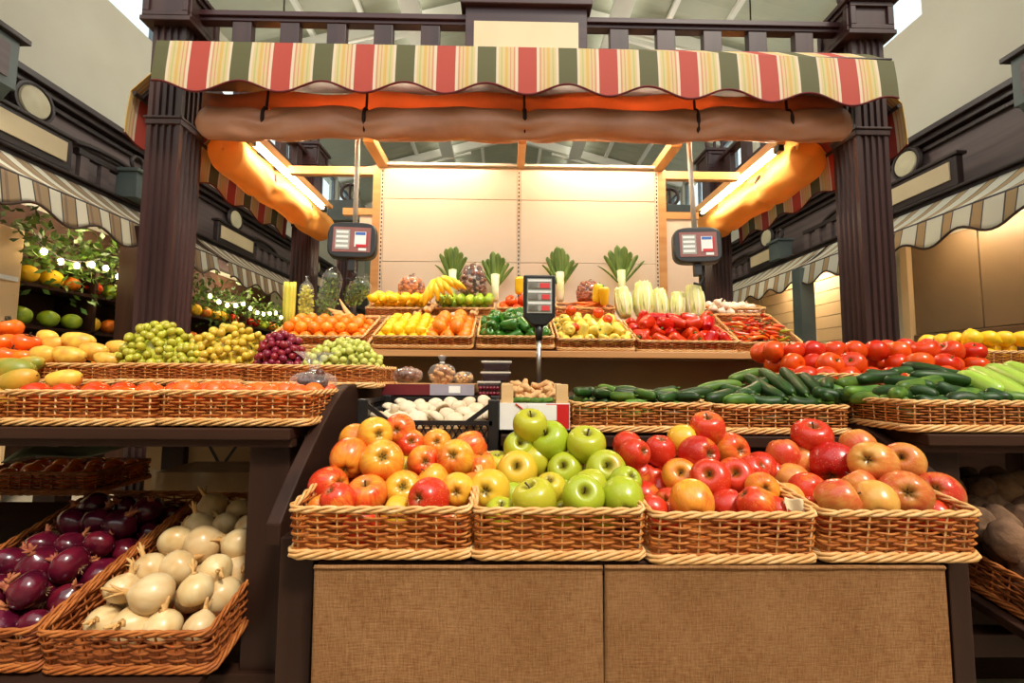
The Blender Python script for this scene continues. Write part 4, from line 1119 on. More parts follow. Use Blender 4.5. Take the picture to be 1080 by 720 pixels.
A = [
 (396,458,17,'c',.32,.1,.1,'yellow apple at the left of the peak, its blossom end forward,'),
 (421,453,15.5,'x',.62,0,.2,'orange-red apple at the very top behind the yellow peak apple,'),
 (369,483,19,'cd',.62,0,.2,'orange-red apple with its blossom end low, on the left slope,'),
 (403,486,21,'c',.5,.1,.1,'large half red half yellow apple just under the yellow peak apple,'),
 (432,468,15,'c',.72,0,.3,'small red apple below and right of the topmost apple'),
 (447,487,16,'c',.62,.05,.3,'round orange-red apple in the middle with a dark blossom end'),
 (461,467,14,'c',.35,.05,.1,'yellow-orange apple at the back right of the heap'),
 (480,483,18.5,'c',.55,.15,.35,'red apple with a yellow blossom end on the upper right slope'),
 (497,471,14,'x',.75,0,.4,'red apple at the far right of the upper slope'),
 (347,512,18,'cr',.8,0,.35,'dusky red apple at the left end of the heap'),
 (356,527,16.5,'x',.88,0,.35,'dull red apple low at the left behind the front rim'),
 (387,522,19.5,'s',.66,0,.2,'orange-red upright apple resting on the front rim'),
 (425,517,19.5,'c',.36,.2,.2,'yellow apple with red shoulders at the front centre facing forward'),
 (452,525,19.5,'cl',.98,0,.55,'scarlet lying apple at the front, right of the yellow front one'),
 (482,517,17,'c',.3,.2,.15,'yellow apple low at the right end of the front'),
 (507,492,13,'x',.55,0,.15,'orange apple at the right end beside the green apples'),
 (341,538,12,'x',.75,0,.3,'half buried red apple at the left front corner'),
 (419,541,14,'x',.2,.25,.1,'barely showing yellow apple behind the middle of the front rim'),
 (376,464,12,'x',.35,.15,.1,'half hidden yellow apple behind the left slope'),
 (457,506,12,'x',.35,.15,.1,'half hidden yellow apple between the two red ones in the middle'),
 (428,494,11,'x',.2,.6,.1,'deep set greenish apple in the middle gap'),
 (500,515,13,'x',.4,.1,.1,'orange apple in the lower right corner'),
]
TB = 'in green apple basket'
Bq = [
 (559,449,17,'s',.0,.8,0,'topmost upright green apple'),
 (580,465,19.5,'x',-.3,1,0,'large plain green apple just below the topmost one'),
 (618,469,19,'s',-.2,.85,0,'green apple with a stem dimple at the upper right'),
 (547,471,15,'sf',-.1,.9,0,'small green apple at the upper left with stem showing'),
 (564,486,18,'x',-.1,.75,0,'yellow-green apple in the left centre'),
 (546,497,19.5,'sf',.16,.35,0,'yellowish apple with stem hollow on the left slope'),
 (596,496,17,'sf',-.2,.9,0,'green apple at dead centre with stem hollow up'),
 (639,496,19.5,'sf',-.2,.9,0,'green apple on the right slope with stem hollow up'),
 (525,493,13,'x',-.2,.8,0,'half hidden green apple at the left edge'),
 (516,517,20.5,'c',.14,.3,0,'golden yellow apple at the left end with blossom end outward'),
 (564,527,21.5,'x',-.2,.75,0,'biggest plain yellow-green apple on the front rim'),
 (581,517,17,'x',-.1,.6,0,'yellow-green apple tucked behind the biggest front one'),
 (615,524,20.5,'sf',-.3,.95,0,'green apple front and centre with a long stem hollow'),
 (657,525,20,'cd',-.25,.95,0,'green apple at the right end with its blossom end low'),
 (660,508,15,'x',-.25,.95,0,'half hidden green apple behind the right end'),
 (528,541,14,'x',-.2,.85,0,'sunken green apple at the left front corner'),
 (598,544,14,'x',-.2,.8,0,'sunken green apple behind the rim centre'),
 (636,544,15,'x',-.3,.9,0,'sunken green apple behind the rim at the right'),
 (540,523,12,'x',-.3,1,0,'shaded dark green apple in the lower left gap'),
 (590,520,11,'x',-.3,1,0,'shaded green apple in the centre gap'),
]
TC = 'in bright red apple basket'
Cq = [
 (746,452,16.5,'s',.7,0,.3,'topmost upright red apple with an orange stripe'),
 (721,464,14,'x',.12,.15,0,'yellow apple behind the top left'),
 (696,476,14,'x',.95,0,.6,'dark red apple at the upper left edge'),
 (704,487,15.5,'cr',.85,0,.5,'red apple with a dark blossom end on the upper left'),
 (737,479,18.5,'cr',1.0,0,.8,'crimson glossy apple with ringed blossom end below the top'),
 (770,475,18,'cr',.72,0,.2,'orange-red apple with its blossom end to the right, upper right'),
 (675,501,13.5,'x',.95,0,.7,'dark red apple at the far left of the middle'),
 (686,505,13,'x',.9,0,.5,'red apple second from the left in the middle'),
 (717,502,17,'sf',.42,.1,.1,'yellow-orange apple with a stem hollow, left centre'),
 (749,505,19,'sf',.92,0,.4,'bright red apple at the centre with stem upward'),
 (775,503,18.5,'sf',.9,0,.4,'bright red apple right of the centre one'),
 (793,497,13,'x',1,0,.6,'small shiny red apple behind the right slope'),
 (695,517,13,'x',.85,0,.4,'small red apple low on the left'),
 (804,515,15.5,'c',.36,.05,.1,'yellow-orange apple with a ringed blossom end at the right'),
 (680,524,13,'x',.95,0,.6,'shaded red apple at the left end'),
 (706,531,13,'x',.85,0,.5,'shaded red apple low in the left corner gap'),
 (730,529,20.5,'cd',.5,0,.1,'large orange apple with a yellow cheek on the front rim'),
 (768,535,17.5,'x',1,0,.6,'deep red round apple on the front rim centre'),
 (797,532,17.5,'x',.72,0,.2,'orange-red apple on the front rim right'),
 (687,538,13,'x',.95,0,.5,'sunken red apple at the left front corner'),
 (703,546,14,'x',.95,0,.4,'sunken red apple behind the left part of the rim'),
 (783,548,12,'x',1,0,.4,'sunken red apple behind the middle of the rim'),
 (820,540,13,'x',1,0,.5,'bright red apple beside the paper scrap at the right corner'),
]
TD = 'in rightmost basket'
Dq = [
 (856,461,18.5,'s',.95,.2,.55,'topmost upright red apple'),
 (826,478,15,'x',.55,.1,.2,'orange apple at the upper left'),
 (846,487,15,'x',.48,.1,.15,'peach coloured apple under the topmost one'),
 (879,490,22,'cd',1.05,0,.9,'big crimson apple with its blossom end at lower right'),
 (905,470,16,'x',.55,.4,.3,'pink apple at the upper right behind'),
 (920,488,21,'c',.52,.35,.35,'pinkish striped apple with an open blossom end'),
 (953,487,18,'sf',.5,.45,.4,'pink and green apple at the right of the upper row'),
 (803,494,12,'x',.95,0,.6,'small red apple at the far left'),
 (818,501,12.5,'x',.9,.1,.5,'dull red apple second from the left'),
 (834,506,16.5,'x',.42,.1,.15,'orange-brown apple on the left'),
 (853,518,18,'cr',.92,0,.4,'red apple with its blossom end to the right, left of centre'),
 (883,527,19.5,'x',.55,.35,.5,'half yellow half red smooth apple on the front rim'),
 (907,513,14,'x',.6,.2,.2,'half hidden rosy apple in the centre'),
 (923,529,19.5,'cd',.28,.3,.2,'yellow-olive apple with its blossom end low on the front rim'),
 (954,521,22.5,'c',.5,.5,.45,'largest pink and green apple with a deep blossom end'),
 (989,520,20.5,'c',.62,.3,.4,'pink apple with a deep blossom end at the right end'),
 (945,543,14,'x',.9,.1,.3,'sunken red apple behind the rim centre'),
 (985,543,15,'x',1.0,0,.4,'sunken bright red apple at the right front corner'),
 (851,540,14,'x',.95,0,.4,'sunken red apple at the left front corner'),
 (873,546,13,'x',.8,.1,.3,'sunken rosy apple behind the left of the rim'),
 (829,526,14,'x',.4,.1,.15,'half hidden orange apple low on the left'),
]
for items, B, T, grp, cfn in ((A, BA, TA, 'leftmost', lambda: (RN.uniform(.35, .9), .1, .3, 1)), (Bq, BB, TB, 'green', lambda: (-.3, .85, 0, 1)),
                              (Cq, BC, TC, 'bright red', lambda: (RN.uniform(.75, 1), 0, .5, 1)), (Dq, BD, TD, 'blushed', lambda: (RN.uniform(.5, .95), .2, .4, 1))):
    av = apples(items, B, .45 if B is BD else 0, None, T)
    tp = lambda x, y, B=B: .10 + (y + B.d/2) / B.d * .14
    heap(B, K_apple, .039, tp, 'apple mostly buried under the others %s' % T, 'apple', 'buried apples %s' % T, color=cfn, avoid=av, deep=5)
# ------------------------------------------------------------------ lower shelves: onions and potatoes
def onion_dir():
    a = Vector((RN.gauss(0, .7), RN.gauss(.15, .5), RN.uniform(.2, 1.0))); return axis_rot(a, RN.uniform(0, 6)).to_euler()
def updir(sp=.9):
    def f():
        a = Vector((RN.gauss(0, sp), RN.gauss(-.25, sp), RN.uniform(-.2, 1.0))); return axis_rot(a, RN.uniform(0, 6)).to_euler()
    return f
K_on = [Kind(mk_onion('onion', 'onion_neck', k, [.96, 1.05, .9, 1.0][k], [.03, .045, .025, .035][k])) for k in range(4)]
heap(BO1, K_on, .049, lambda x, y: .150 + .03 * math.cos(x * 7) * math.cos(y * 4), 'white onion heaped in the dark basket on the lower left shelf', 'onion', 'white onions in the dark basket', rot=onion_dir, scale=(.85, 1.32), deep=2.3, zs=.85, pitch=1.72, jit=.3, inset=1.22)
K_ro = [Kind(mk_onion('onion_red', 'neck_red', k + 20, [.86, .92, .82][k], [.018, .022, .016][k])) for k in range(3)]
heap(BO2, K_ro, .047, lambda x, y: .165 + .03 * math.cos(x * 7) * math.cos(y * 4), 'shiny red onion heaped in the dark basket at the far left', 'onion', 'red onions in the far left basket', rot=onion_dir, scale=(.9, 1.25), deep=2.3, zs=.85, pitch=1.72, jit=.28, inset=1.22)
K_po = [Kind(mk_lump('potato', 'potato', .056, .046, .042, k, .2, 1.8)) for k in range(4)]
heap(BP1, K_po, .043, lambda x, y: .17 + .09 * math.exp(-((y - .05) / .2) ** 2), 'large dusty brown potato in the dark basket on the lower right shelf', 'potato', 'potatoes on the lower right shelf', scale=(.75, 1.08), deep=2.2, pitch=1.8, jit=.25)
K_pe = Kind(mk_persimmon)
heap(BO3, [K_pe], .042, lambda x, y: .12, 'persimmon in the shaded basket behind the red onions', 'persimmon', 'persimmons in the shaded basket')

# ------------------------------------------------------------------ left table
BL0 = pbasket('raised wicker basket of big orange persimmons at the left edge of the left table', -70, 36, 406, 1.6, .34, .075)
heap(BL0, [K_pe], .042, lambda x, y: .10, 'persimmon low in the raised basket at the left edge', 'persimmon', 'persimmons low in the raised basket')
def at_px(kind, px, py, Y, ax=None, scale=1, label=None, cat=None, group=None, spin=None, color=None):
    p = W(px, py, Y); rot = axis_rot(ax, RN.uniform(0, 6) if spin is None else spin) if ax is not None else rrot()
    kind.put(p, rot, scale, label, cat, group, color); return p
for px, py, Y, s, wds in [(10,346,1.80,1.0,'topmost persimmon'), (4,362,1.72,1.0,'glossy orange persimmon at the left edge'), (28,362,1.72,1.02,'persimmon at the right end of the pile'), (-6,350,1.82,1.0,'persimmon cut by the left picture edge'),
                      (10,376,1.66,1.0,'low front persimmon'), (-12,376,1.66,1,'low front persimmon nearest the picture edge'), (27,378,1.665,.85,'small low persimmon beside the mangoes')]:
    at_px(K_pe, px, py, Y, Vector((RN.uniform(-.4,.4), RN.uniform(-.4,.4), 1)), s, wds + ' at the far left of the left table', 'persimmon')
K_mg = [Kind(mk_mango('mango', 0)), Kind(mk_mango('mango_g', 1))]
MG = [(46,375,1.66,0,1.0,'plump yellow mango at the left front of the raised basket'), (73,376,1.665,0,1.0,'yellow mango at the front middle of the raised basket'), (83,361,1.76,0,1.05,'speckled mango on top of the raised basket heap'),
      (99,371,1.72,0,.95,'orange mango at the right of the raised basket heap'), (124,367,1.79,0,.85,'round yellow mango beside the green grapes'), (113,380,1.665,0,.8,'small pale mango at the right front of the raised basket'),
      (57,364,1.76,0,.9,'orange mango behind the front ones in the raised basket'), (50,356,1.86,0,.85,'pale mango furthest back by the persimmons'),
      (14,391,1.44,1,1.1,'large green-gold mango lying on the tomato basket at the picture edge'), (20,402,1.34,1,.95,'long golden mango lying low on the tomato basket'), (68,401,1.36,0,.85,'yellow mango lying alone on the tomato basket'), (34,383,1.58,1,.7,'small green mango wedged against the raised basket')]
for px, py, Y, k, s, wds in MG:
    at_px(K_mg[k], px, py, Y, Vector((1, RN.uniform(-.3,.3), RN.uniform(-.25,.25))), s, wds, 'mango', spin=PI/2)
BLM = pbasket('wicker basket of green-gold mangoes cut off by the left picture edge', -160, -4, 449, 1.25, .28, .095)
heap(BLM, [K_mg[1]], .044, lambda x, y: .12, 'green-gold mango in the basket cut off by the left picture edge', 'mango', 'mangoes in the cut-off basket', pitch=2.1)
K_tm = [Kind(mk_tomato(0)), Kind(mk_tomato(4, False)), Kind(mk_tomato(9))]
heap(BL1, [K_tm[1]], .036, lambda x, y: .118, 'flat red tomato just above the rim of the far left basket', 'tomato', 'tomatoes in the far left basket', ztop=.108)
K_mn = Kind(mk_orange('tangerine', .036))
heap(BL2, [K_mn], .037, lambda x, y: .124, 'deep orange mandarin just above the rim beside the plastic bag', 'mandarin', 'mandarins on the left table', ztop=.112)
def bunch(mat, n, px, py, Y, sx, sy, sz, br, seed, label, yaw=0):
    p = W(px, py, Y); o = Kind(mk_grapes(mat, n, sx, sy, sz, br, seed)).put(p, Euler((0, 0, yaw)), 1, label, 'grapes'); return o
bunch('grape_g', 92, 167, 386, 1.74, .125, .10, .150, .0145, 1, 'tall heap of green grapes behind the raised basket rim beside the mangoes')
bunch('grape_g', 40, 203, 386, 1.70, .06, .06, .075, .0142, 2, 'low cluster of yellow-green grapes between the two tall heaps')
bunch('grape_y', 100, 243, 387, 1.76, .15, .11, .148, .0140, 3, 'tall heap of golden yellow grapes left of the red grapes')
bunch('grape_r', 74, 297, 388, 1.72, .078, .08, .122, .0138, 4, 'dark red grape bunch between the golden and the pale grapes')
bunch('grape_p', 98, 362, 390, 1.75, .14, .10, .102, .0135, 5, 'pale green grape bunch at the right end of the raised row')
# plastic bag, knotted, with dates
def film_bag(name, p, label, cat, r, h, content, cmat, ncont, tie='up', seed=0, neck=.05):
    o = empty(name, p); rr = random.Random(seed)
    m = MB()
    P = [(0, 0), (r*.8, .004), (r, h*.25), (r*.92, h*.6), (r*.5, h*.9), (r*.16, h), (r*.3, h+neck*.5), (r*.62, h+neck)]
    def fn(x, y, z):
        a = math.atan2(y, x); k = 1 + .16 * noise.noise(Vector((x*18+seed, y*18, z*18))) + .1 * math.sin(7*a) * (z / h) ** 2; return (x*k, y*k, z)
    m.lathe([(max(0, a), b) for a, b in smoothpath(P, 24)], 26, fn=fn); m.build('film', M['film'], o, smooth=True)
    for k in range(ncont):
        a = rr.uniform(0, 6.28); q = rr.uniform(0, .55) * r
        content.put((q*math.cos(a), q*math.sin(a), rr.uniform(.2, .55) * h), rrot(rr), rr.uniform(.8, 1.1)) if False else None
    c = MB()
    for k in range(ncont):
        a = rr.uniform(0, 6.28); q = rr.uniform(.1, .62) * r; s = rr.uniform(.8, 1.15) * content
        ph = rr.uniform(0, 6)
        c.lathe(fixends([(math.sin(PI*i/7)*s, -math.cos(PI*i/7)*s*1.2) for i in range(8)]), 9, org=(q*math.cos(a), q*math.sin(a), s + rr.uniform(.02, .55) * h))
    co = c.build('contents', cmat, o, smooth=True); co['kind'] = 'stuff'
    t = MB(); t.tube([(r*.17*math.cos(a), r*.17*math.sin(a), h) for a in [2*PI*i/10 for i in range(10)]], .003, 5, closed=True); t.build('tie', M['white'], o)
    return tag(o, label, cat)
M['date'] = pm('brown dates', (110, 62, 42), (78, 40, 30), .4, scale=40)
film_bag('plastic_bag', W(330, 411, 1.45), 'knotted clear plastic bag of dates lying at the end of the mandarin basket', 'bag', .075, .06, .014, M['date'], 22, seed=3, neck=.06)
# ------------------------------------------------------------------ right table
tdome = lambda B: (lambda x, y: .10 + .10 * min(1, (y + B.d/2) / .2))
heap(BR2, K_tm, .043, tdome(BR2), 'ripe red tomato in the heap nearest the fluted post on the right table', 'tomato', 'tomatoes in the left heap of the right table', rot=updir(.6), scale=(1.08, 1.3), deep=2.2, inset=.6)
heap(BR3, K_tm, .043, tdome(BR3), 'ripe red tomato in the heap behind the pale marrows on the right table', 'tomato', 'tomatoes in the right heap of the right table', rot=updir(.6), scale=(1.08, 1.3), deep=2.2, inset=.6)
BR4 = pbasket('wicker basket of rosy apples in the rear row of the right table', 955, 1022, 388, 2.06, .3, .08, fine=False)
BR5 = pbasket('wicker basket of yellow lemons in the rear row of the right table', 1027, 1100, 388, 2.06, .3, .08, fine=False)
heap(BR4, K_apple, .041, lambda x, y: .16, 'rosy apple in the rear row of the right table', 'apple', 'apples in the rear row of the right table', scale=(1.0, 1.1), color=lambda: (RN.uniform(.6, .9), .1, .5, 1), deep=6)
K_lm = Kind(mk_lemon); K_lmbig = K_lm
heap(BR5, [K_lm], .036, lambda x, y: .165, 'yellow lemon in the rear row of the right table', 'lemon', 'lemons in the rear row of the right table', scale=(1.3, 1.5), deep=6)
# cucumbers
K_cu = [Kind(mk_cuc('cucumber', 'cuc', .15, .0195, .006, 0)), Kind(mk_cuc('cucumber', 'cuc', .13, .021, .010, 2)), Kind(mk_cuc('cucumber', 'cuc_lt', .13, .02, .008, 4))]
def lay(kind, a, b, L0, label, cat, group, sc=1.0):
    a, b = Vector(a), Vector(b); d = b - a; s = d.length / L0
    kind.put((a + b) / 2, axis_rot(d, RN.uniform(0, 6)), (sc, sc, s), label, cat, group)
def cucs(lst, label, grp, sc=1.0, L0=(.15, .13, .13)):
    for k, x1, y1, Y1, x2, y2, Y2 in lst: lay(K_cu[k], W(x1, y1, Y1), W(x2, y2, Y2), L0[k], label, 'cucumber', grp, sc)
FC = [(0,712,418,1.50,752,414,1.52),(2,736,411,1.60,782,406,1.63),(1,744,421,1.49,772,413,1.55),(0,760,408,1.60,798,416,1.50),(1,778,417,1.50,812,400,1.62),(0,786,396,1.66,828,420,1.47),
      (0,803,391,1.68,836,416,1.48),(0,824,390,1.68,850,416,1.48),(0,842,392,1.66,866,416,1.49),(1,790,420,1.47,826,424,1.46),(1,830,422,1.46,862,424,1.46),(2,862,404,1.55,890,414,1.49),(1,858,414,1.47,884,420,1.46),
      (0,866,418,1.46,892,424,1.47),(2,764,424,1.46,796,424,1.47),(1,850,404,1.58,882,406,1.60),(2,770,400,1.70,806,392,1.74),(0,800,402,1.70,860,400,1.72),(1,846,420,1.50,846,424,1.62),(1,872,410,1.48,876,404,1.62)]
cucs(FC, 'dark green cucumber heaped in the middle row basket behind the red apples', 'cucumbers in the middle row', 1.05)
for k in range(26):
    x = RN.uniform(-BF.w/2 + .05, BF.w/2 - .05); y = RN.uniform(-.085, .085); a = RN.uniform(-.8, .8)
    p = BF.m @ Vector((x, y, .035 + .03 * (k % 3))); d = Vector((math.cos(a), math.sin(a), RN.uniform(-.12, .12))) * .06
    lay(K_cu[k % 3], p - d, p + d, .13, 'dark green cucumber heaped in the middle row basket behind the red apples', 'cucumber', 'cucumbers in the middle row', 1.0)
K_gh = [Kind(mk_cuc('gherkin', 'cuc', .085, .0155, .004, 1)), Kind(mk_cuc('gherkin', 'cuc_lt', .085, .0155, .005, 3))]
for k in range(64):
    x = -BE.w/2 + .035 + (BE.w - .07) * ((k * .6180339) % 1); y = -.105 + .21 * ((k * .7548) % 1); a = RN.uniform(-.9, .9) + (PI/2 if RN.random() < .25 else 0)
    z = .03 + .028 * (k % 3) + .02 * (y + .12) / .24
    z += .022; p = BE.m @ Vector((x, y, z)); d = Vector((math.cos(a), math.sin(a), RN.uniform(-.15, .2))) * .041
    lay(K_gh[RN.random() < .45], p - d, p + d, .085, 'small bumpy gherkin in the middle row basket behind the green apples', 'gherkin', 'gherkins in the middle row')
RC = [(0,952,386,1.66,1000,396,1.52),(2,946,408,1.40,992,398,1.46),(0,960,396,1.48,1026,404,1.44),(1,978,388,1.60,1018,399,1.50),(2,890,412,1.44,930,410,1.46),(1,905,402,1.52,948,397,1.54),(0,958,412,1.36,990,419,1.31),
      (1,920,415,1.40,962,418,1.34),(0,1000,410,1.36,1040,420,1.31),(1,986,406,1.38,1020,418,1.32),(2,884,404,1.52,912,402,1.54),(0,932,402,1.50,986,408,1.40),(1,1020,418,1.31,1056,422,1.30),(0,1040,412,1.34,1066,424,1.29),
      (2,1052,418,1.31,1086,422,1.29),(1,966,421,1.30,1000,423,1.29),(0,880,414,1.48,914,420,1.42),(2,896,419,1.44,930,423,1.37),(1,998,424,1.29,1034,425,1.28),(0,1064,420,1.31,1100,424,1.30),(2,926,421,1.36,960,425,1.31),
      (1,940,394,1.60,972,392,1.62),(2,1004,399,1.50,1044,410,1.40),(0,912,394,1.58,954,401,1.52)]
cucs(RC, 'green cucumber heaped in the large basket on the right table', 'cucumbers on the right table', 1.08)
for k in range(30):
    x = RN.uniform(-BR1.w/2 + .06, BR1.w/2 - .06); y = RN.uniform(-.08, .08); a = RN.uniform(-.8, .8)
    p = BR1.m @ Vector((x, y, .034 + .03 * (k % 3))); d = Vector((math.cos(a), math.sin(a), RN.uniform(-.12, .12))) * .062
    lay(K_cu[k % 3], p - d, p + d, .13, 'green cucumber heaped in the large basket on the right table', 'cucumber', 'cucumbers on the right table', 1.05)
K_mw = Kind(mk_cuc('marrow', 'marrow', .26, .03, .004, 2))
for a, b, wds in [((1024,391,1.54),(1086,424,1.30),'long pale green marrow lying furthest left over the cucumbers'), ((1042,388,1.58),(1110,420,1.34),'long pale green marrow, second from the left over the cucumbers'), ((1060,385,1.60),(1130,412,1.40),'pale green marrow at the right picture edge behind the others'), ((1012,396,1.50),(1058,416,1.36),'short pale marrow half under the long ones')]:
    lay(K_mw, W(*a), W(*b), .26, wds, 'marrow', None, 1.0)
# ------------------------------------------------------------------ middle row: crate, boxes, packs
cr = W(450, 448, 1.42); cz = .925; xa, xb = W(375, 450, 1.41).x, W(526, 450, 1.41).x
o = empty('plastic_crate', ((xa + xb) / 2, 1.57, cz)); hw = (xb - xa) / 2; H = W(450, 421, 1.41).z - cz; hl = W(450, 446, 1.41).z - cz
hd = .155
d = MB(); d.box(-hw, hw, -hd, hd, 0, .012); d.build('bottom', M['black_plastic'], o)
for sx in (-1, 1):
    for sy in (-1, 1):
        d = MB(); x0, x1 = sorted((sx * hw, sx * (hw - .034))); y0, y1 = sorted((sy * hd, sy * (hd - .03))); d.box(x0, x1, y0, y1, 0, H); d.build('corner_post', M['black_plastic'], o, bevel=.004)
def lattice(p0, p1, z0, z1, name):
    """diamond grid between two posts, one continuous panel with rails"""
    m = MB(); p0, p1 = Vector(p0), Vector(p1); L = (p1 - p0).length; u = (p1 - p0) / L
    n = int(L / .022); hh = z1 - z0
    for k in range(-3, n + 1):
        for sgn in (1, -1):
            a = k * L / n; bq = a + hh * .55
            if sgn < 0: a, bq = bq, a
            ta, tb = max(0, min(L, a)), max(0, min(L, bq))
            if abs(bq - a) < 1e-6: continue
            za = z0 + hh * (ta - a) / (bq - a); zb2 = z0 + hh * (tb - a) / (bq - a)
            if abs(zb2 - za) < .002: continue
            m.obox(p0 + u * ta + Vector((0,0,za)), p0 + u * tb + Vector((0,0,zb2)), .004, .005)
    m.obox(p0 + Vector((0,0,z1)), p1 + Vector((0,0,z1)), .012, .014); m.obox(p0 + Vector((0,0,z0)), p1 + Vector((0,0,z0)), .01, .012)
    return m.build(name, M['black_plastic'], o)
lattice((-hw+.02, -hd+.006, 0), (hw-.02, -hd+.006, 0), .02, hl, 'front_grille')
lattice((-hw+.02, hd-.006, 0), (hw-.02, hd-.006, 0), .02, H-.012, 'back_grille')
for sx in (-1, 1):
    lattice((sx*(hw-.006), -hd+.02, 0), (sx*(hw-.006), hd-.02, 0), .02, H-.012, 'side_grille')
    d = MB(); d.obox((sx*(hw-.02), -hd+.008, H-.012), (sx*(hw-.10), -hd+.008, hl), .012, .014); d.build('corner_brace', M['black_plastic'], o)
d = MB(); d.box(-hw+.02, hw-.02, -hd+.02, hd-.02, .012, H*.55); d.build('liner', M['cardboard'], o)
tag(o, 'black plastic lattice crate of white mushrooms behind the yellow-red apples', 'crate')
K_mu = [Kind(mk_mushroom(k)) for k in range(2)]
rr = random.Random(8)
for j in range(4):
    for i in range(6):
        p = Vector(((xa+xb)/2 - hw + .055 + (2*hw-.11) * (i + .5*(j%2)) / 5.5, 1.57 - hd + .06 + j * .062, cz + H*.55 + .018 + j * .012 + rr.uniform(0, .012)))
        K_mu[rr.randrange(2)].put(p, axis_rot(Vector((rr.gauss(0,.5), rr.gauss(-.3,.5), 1 if rr.random() < .8 else -.6)), rr.uniform(0, 6)), rr.uniform(1.05, 1.4), 'white mushroom lying in the black plastic crate', 'mushroom', 'mushrooms in the black crate')
# tray of dried fruit packs
zs2 = 1.128
xa, xb = W(403, 412, 1.73).x, W(500, 412, 1.73).x
o = empty('cardboard_tray', ((xa+xb)/2, 1.87, zs2)); hw = (xb-xa)/2; th = W(450, 405, 1.73).z - zs2
M['winered'] = pm('wine red print', (112, 34, 40), (98, 28, 36), .4); M['greyviolet'] = pm('grey violet print', (168, 160, 172), (152, 146, 160), .4)
d = MB(); d.box(-hw, hw, -.14, .14, 0, .006); d.build('tray_bottom', M['cardboard'], o)
d = MB(); d.box(-hw, hw*.04, -.143, -.137, 0, th); d.build('red_front', M['winered'], o)
d = MB(); d.box(hw*.04, hw, -.143, -.137, 0, th); d.build('grey_front', M['greyviolet'], o)
d = MB(); d.box(-hw, hw, .137, .143, 0, th); d.box(-hw, -hw+.006, -.137, .137, 0, th); d.box(hw-.006, hw, -.137, .137, 0, th); d.build('tray_sides', M['cardboard'], o)
d = MB(); d.box(hw*.45, hw*.7, -.1445, -.143, th*.2, th*.85); d.build('sticker', M['white'], o)
tag(o, 'low printed cardboard tray, half wine red half grey, holding bags of dried fruit', 'tray')
def pillow_bag(p, sx, sy, sz, cmat, label, seed, n=50, top=True, rot=0):
    o = empty('food_bag', p, (0, 0, rot)); rr = random.Random(seed)
    m = MB(); P = fixends([(math.sin(PI*i/14) ** .7 if 0 < i < 14 else 0, -math.cos(PI*i/14)) for i in range(15)])
    m.lathe(P, 22, fn=lambda x, y, z: (x*sx*(1+.1*noise.noise(Vector((x*3+seed,y*3,z*3)))), y*sy*(1+.1*noise.noise(Vector((x*3,y*3+seed,z*3)))), (z+1)*sz*.5)); m.build('film', M['film'], o, smooth=True)
    c = MB(); cs = min(sx, sy, sz) * .2
    for k in range(n):
        v = Vector((rr.gauss(0,1), rr.gauss(0,1), rr.gauss(0,1))).normalized() * rr.uniform(.6, .86); s = cs * rr.uniform(.8, 1.2)
        c.lathe(fixends([(math.sin(PI*i/6)*s, -math.cos(PI*i/6)*s*.9) for i in range(7)]), 8, org=(v.x*sx, v.y*sy, (v.z+1)*sz*.5))
    co = c.build('contents', cmat, o, smooth=True); co['kind'] = 'stuff'
    if top:
        t = MB(); t.lathe([(.008, sz*.98), (.006, sz*1.06), (.02, sz*1.06+.03)], 12); t.build('gathered_neck', M['film'], o, smooth=True)
        t = MB(); t.tube([(.008*math.cos(a), .008*math.sin(a), sz*1.05) for a in [2*PI*i/10 for i in range(10)]], .0025, 5, closed=True); t.build('tie', M['white'], o)
    return tag(o, label, 'bag')
M['bread'] = pm('pale dried figs', (222, 172, 112), (196, 140, 82), .7, scale=40, rand=.2); M['raisin'] = pm('brown raisins', (140, 84, 52), (108, 60, 38), .5, scale=40)
pillow_bag(W(430, 404, 1.84), .06, .06, .062, M['raisin'], 'bag of brown raisins at the left of the printed tray', 1, top=False)
pillow_bag(W(466, 405, 1.83), .055, .05, .082, M['bread'], 'tied bag of pale dried figs standing in the middle of the printed tray', 2)
pillow_bag(W(489, 405, 1.80), .038, .05, .05, M['bread'], 'small bag of pale dried figs at the right end of the printed tray', 3, top=False)
# punnets
def punnet(px, py, Y, w, dd, h, label, body, lid, cont=None):
    p = W(px, py, Y); o = empty('punnet', p)
    d = MB(); d.prism([(-w*.44, 0), (w*.44, 0), (w*.5, h), (-w*.5, h)], -dd/2, dd/2, axis=1); d.build('tub', body, o, bevel=.004)
    d = MB(); d.box(-w*.53, w*.53, -dd*.53, dd*.53, h, h+.008); d.build('lid', lid, o, bevel=.003)
    if cont is not None:
        d = MB()
        for i in range(6):
            for j in range(2): d.lathe(fixends([(math.sin(PI*q/6)*.009, -math.cos(PI*q/6)*.009) for q in range(7)]), 8, org=(-w*.38 + w*.76*i/5, -dd*.5 - .0, h*.25 + j*h*.4))
        c = d.build('berries', cont, o, smooth=True); c['kind'] = 'stuff'
    return tag(o, label, 'punnet')
M['clearlid'] = pm('pale lid', (206, 196, 180), (190, 180, 166), .3); M['darktub'] = pm('dark berries in tub', (34, 20, 26), (54, 26, 34), .2, scale=90, coat=.5); M['berry'] = pm('dark red berries', (120, 18, 34), (80, 10, 28), .25, scale=60)
yb = W(520, 418, 1.80)
punnet(516, 418, 1.80, .085, .12, .052, 'punnet of dark red berries at the bottom, in front of the scale pole', M['darktub'], M['clearlid'], M['berry'])
punnet(523, 402, 1.83, .112, .12, .030, 'black punnet stacked in the middle of the berry punnets', M['darktub'], M['clearlid'])
punnet(524, 391, 1.83, .112, .12, .030, 'black punnet on top of the stacked berry punnets', M['darktub'], M['clearlid'])
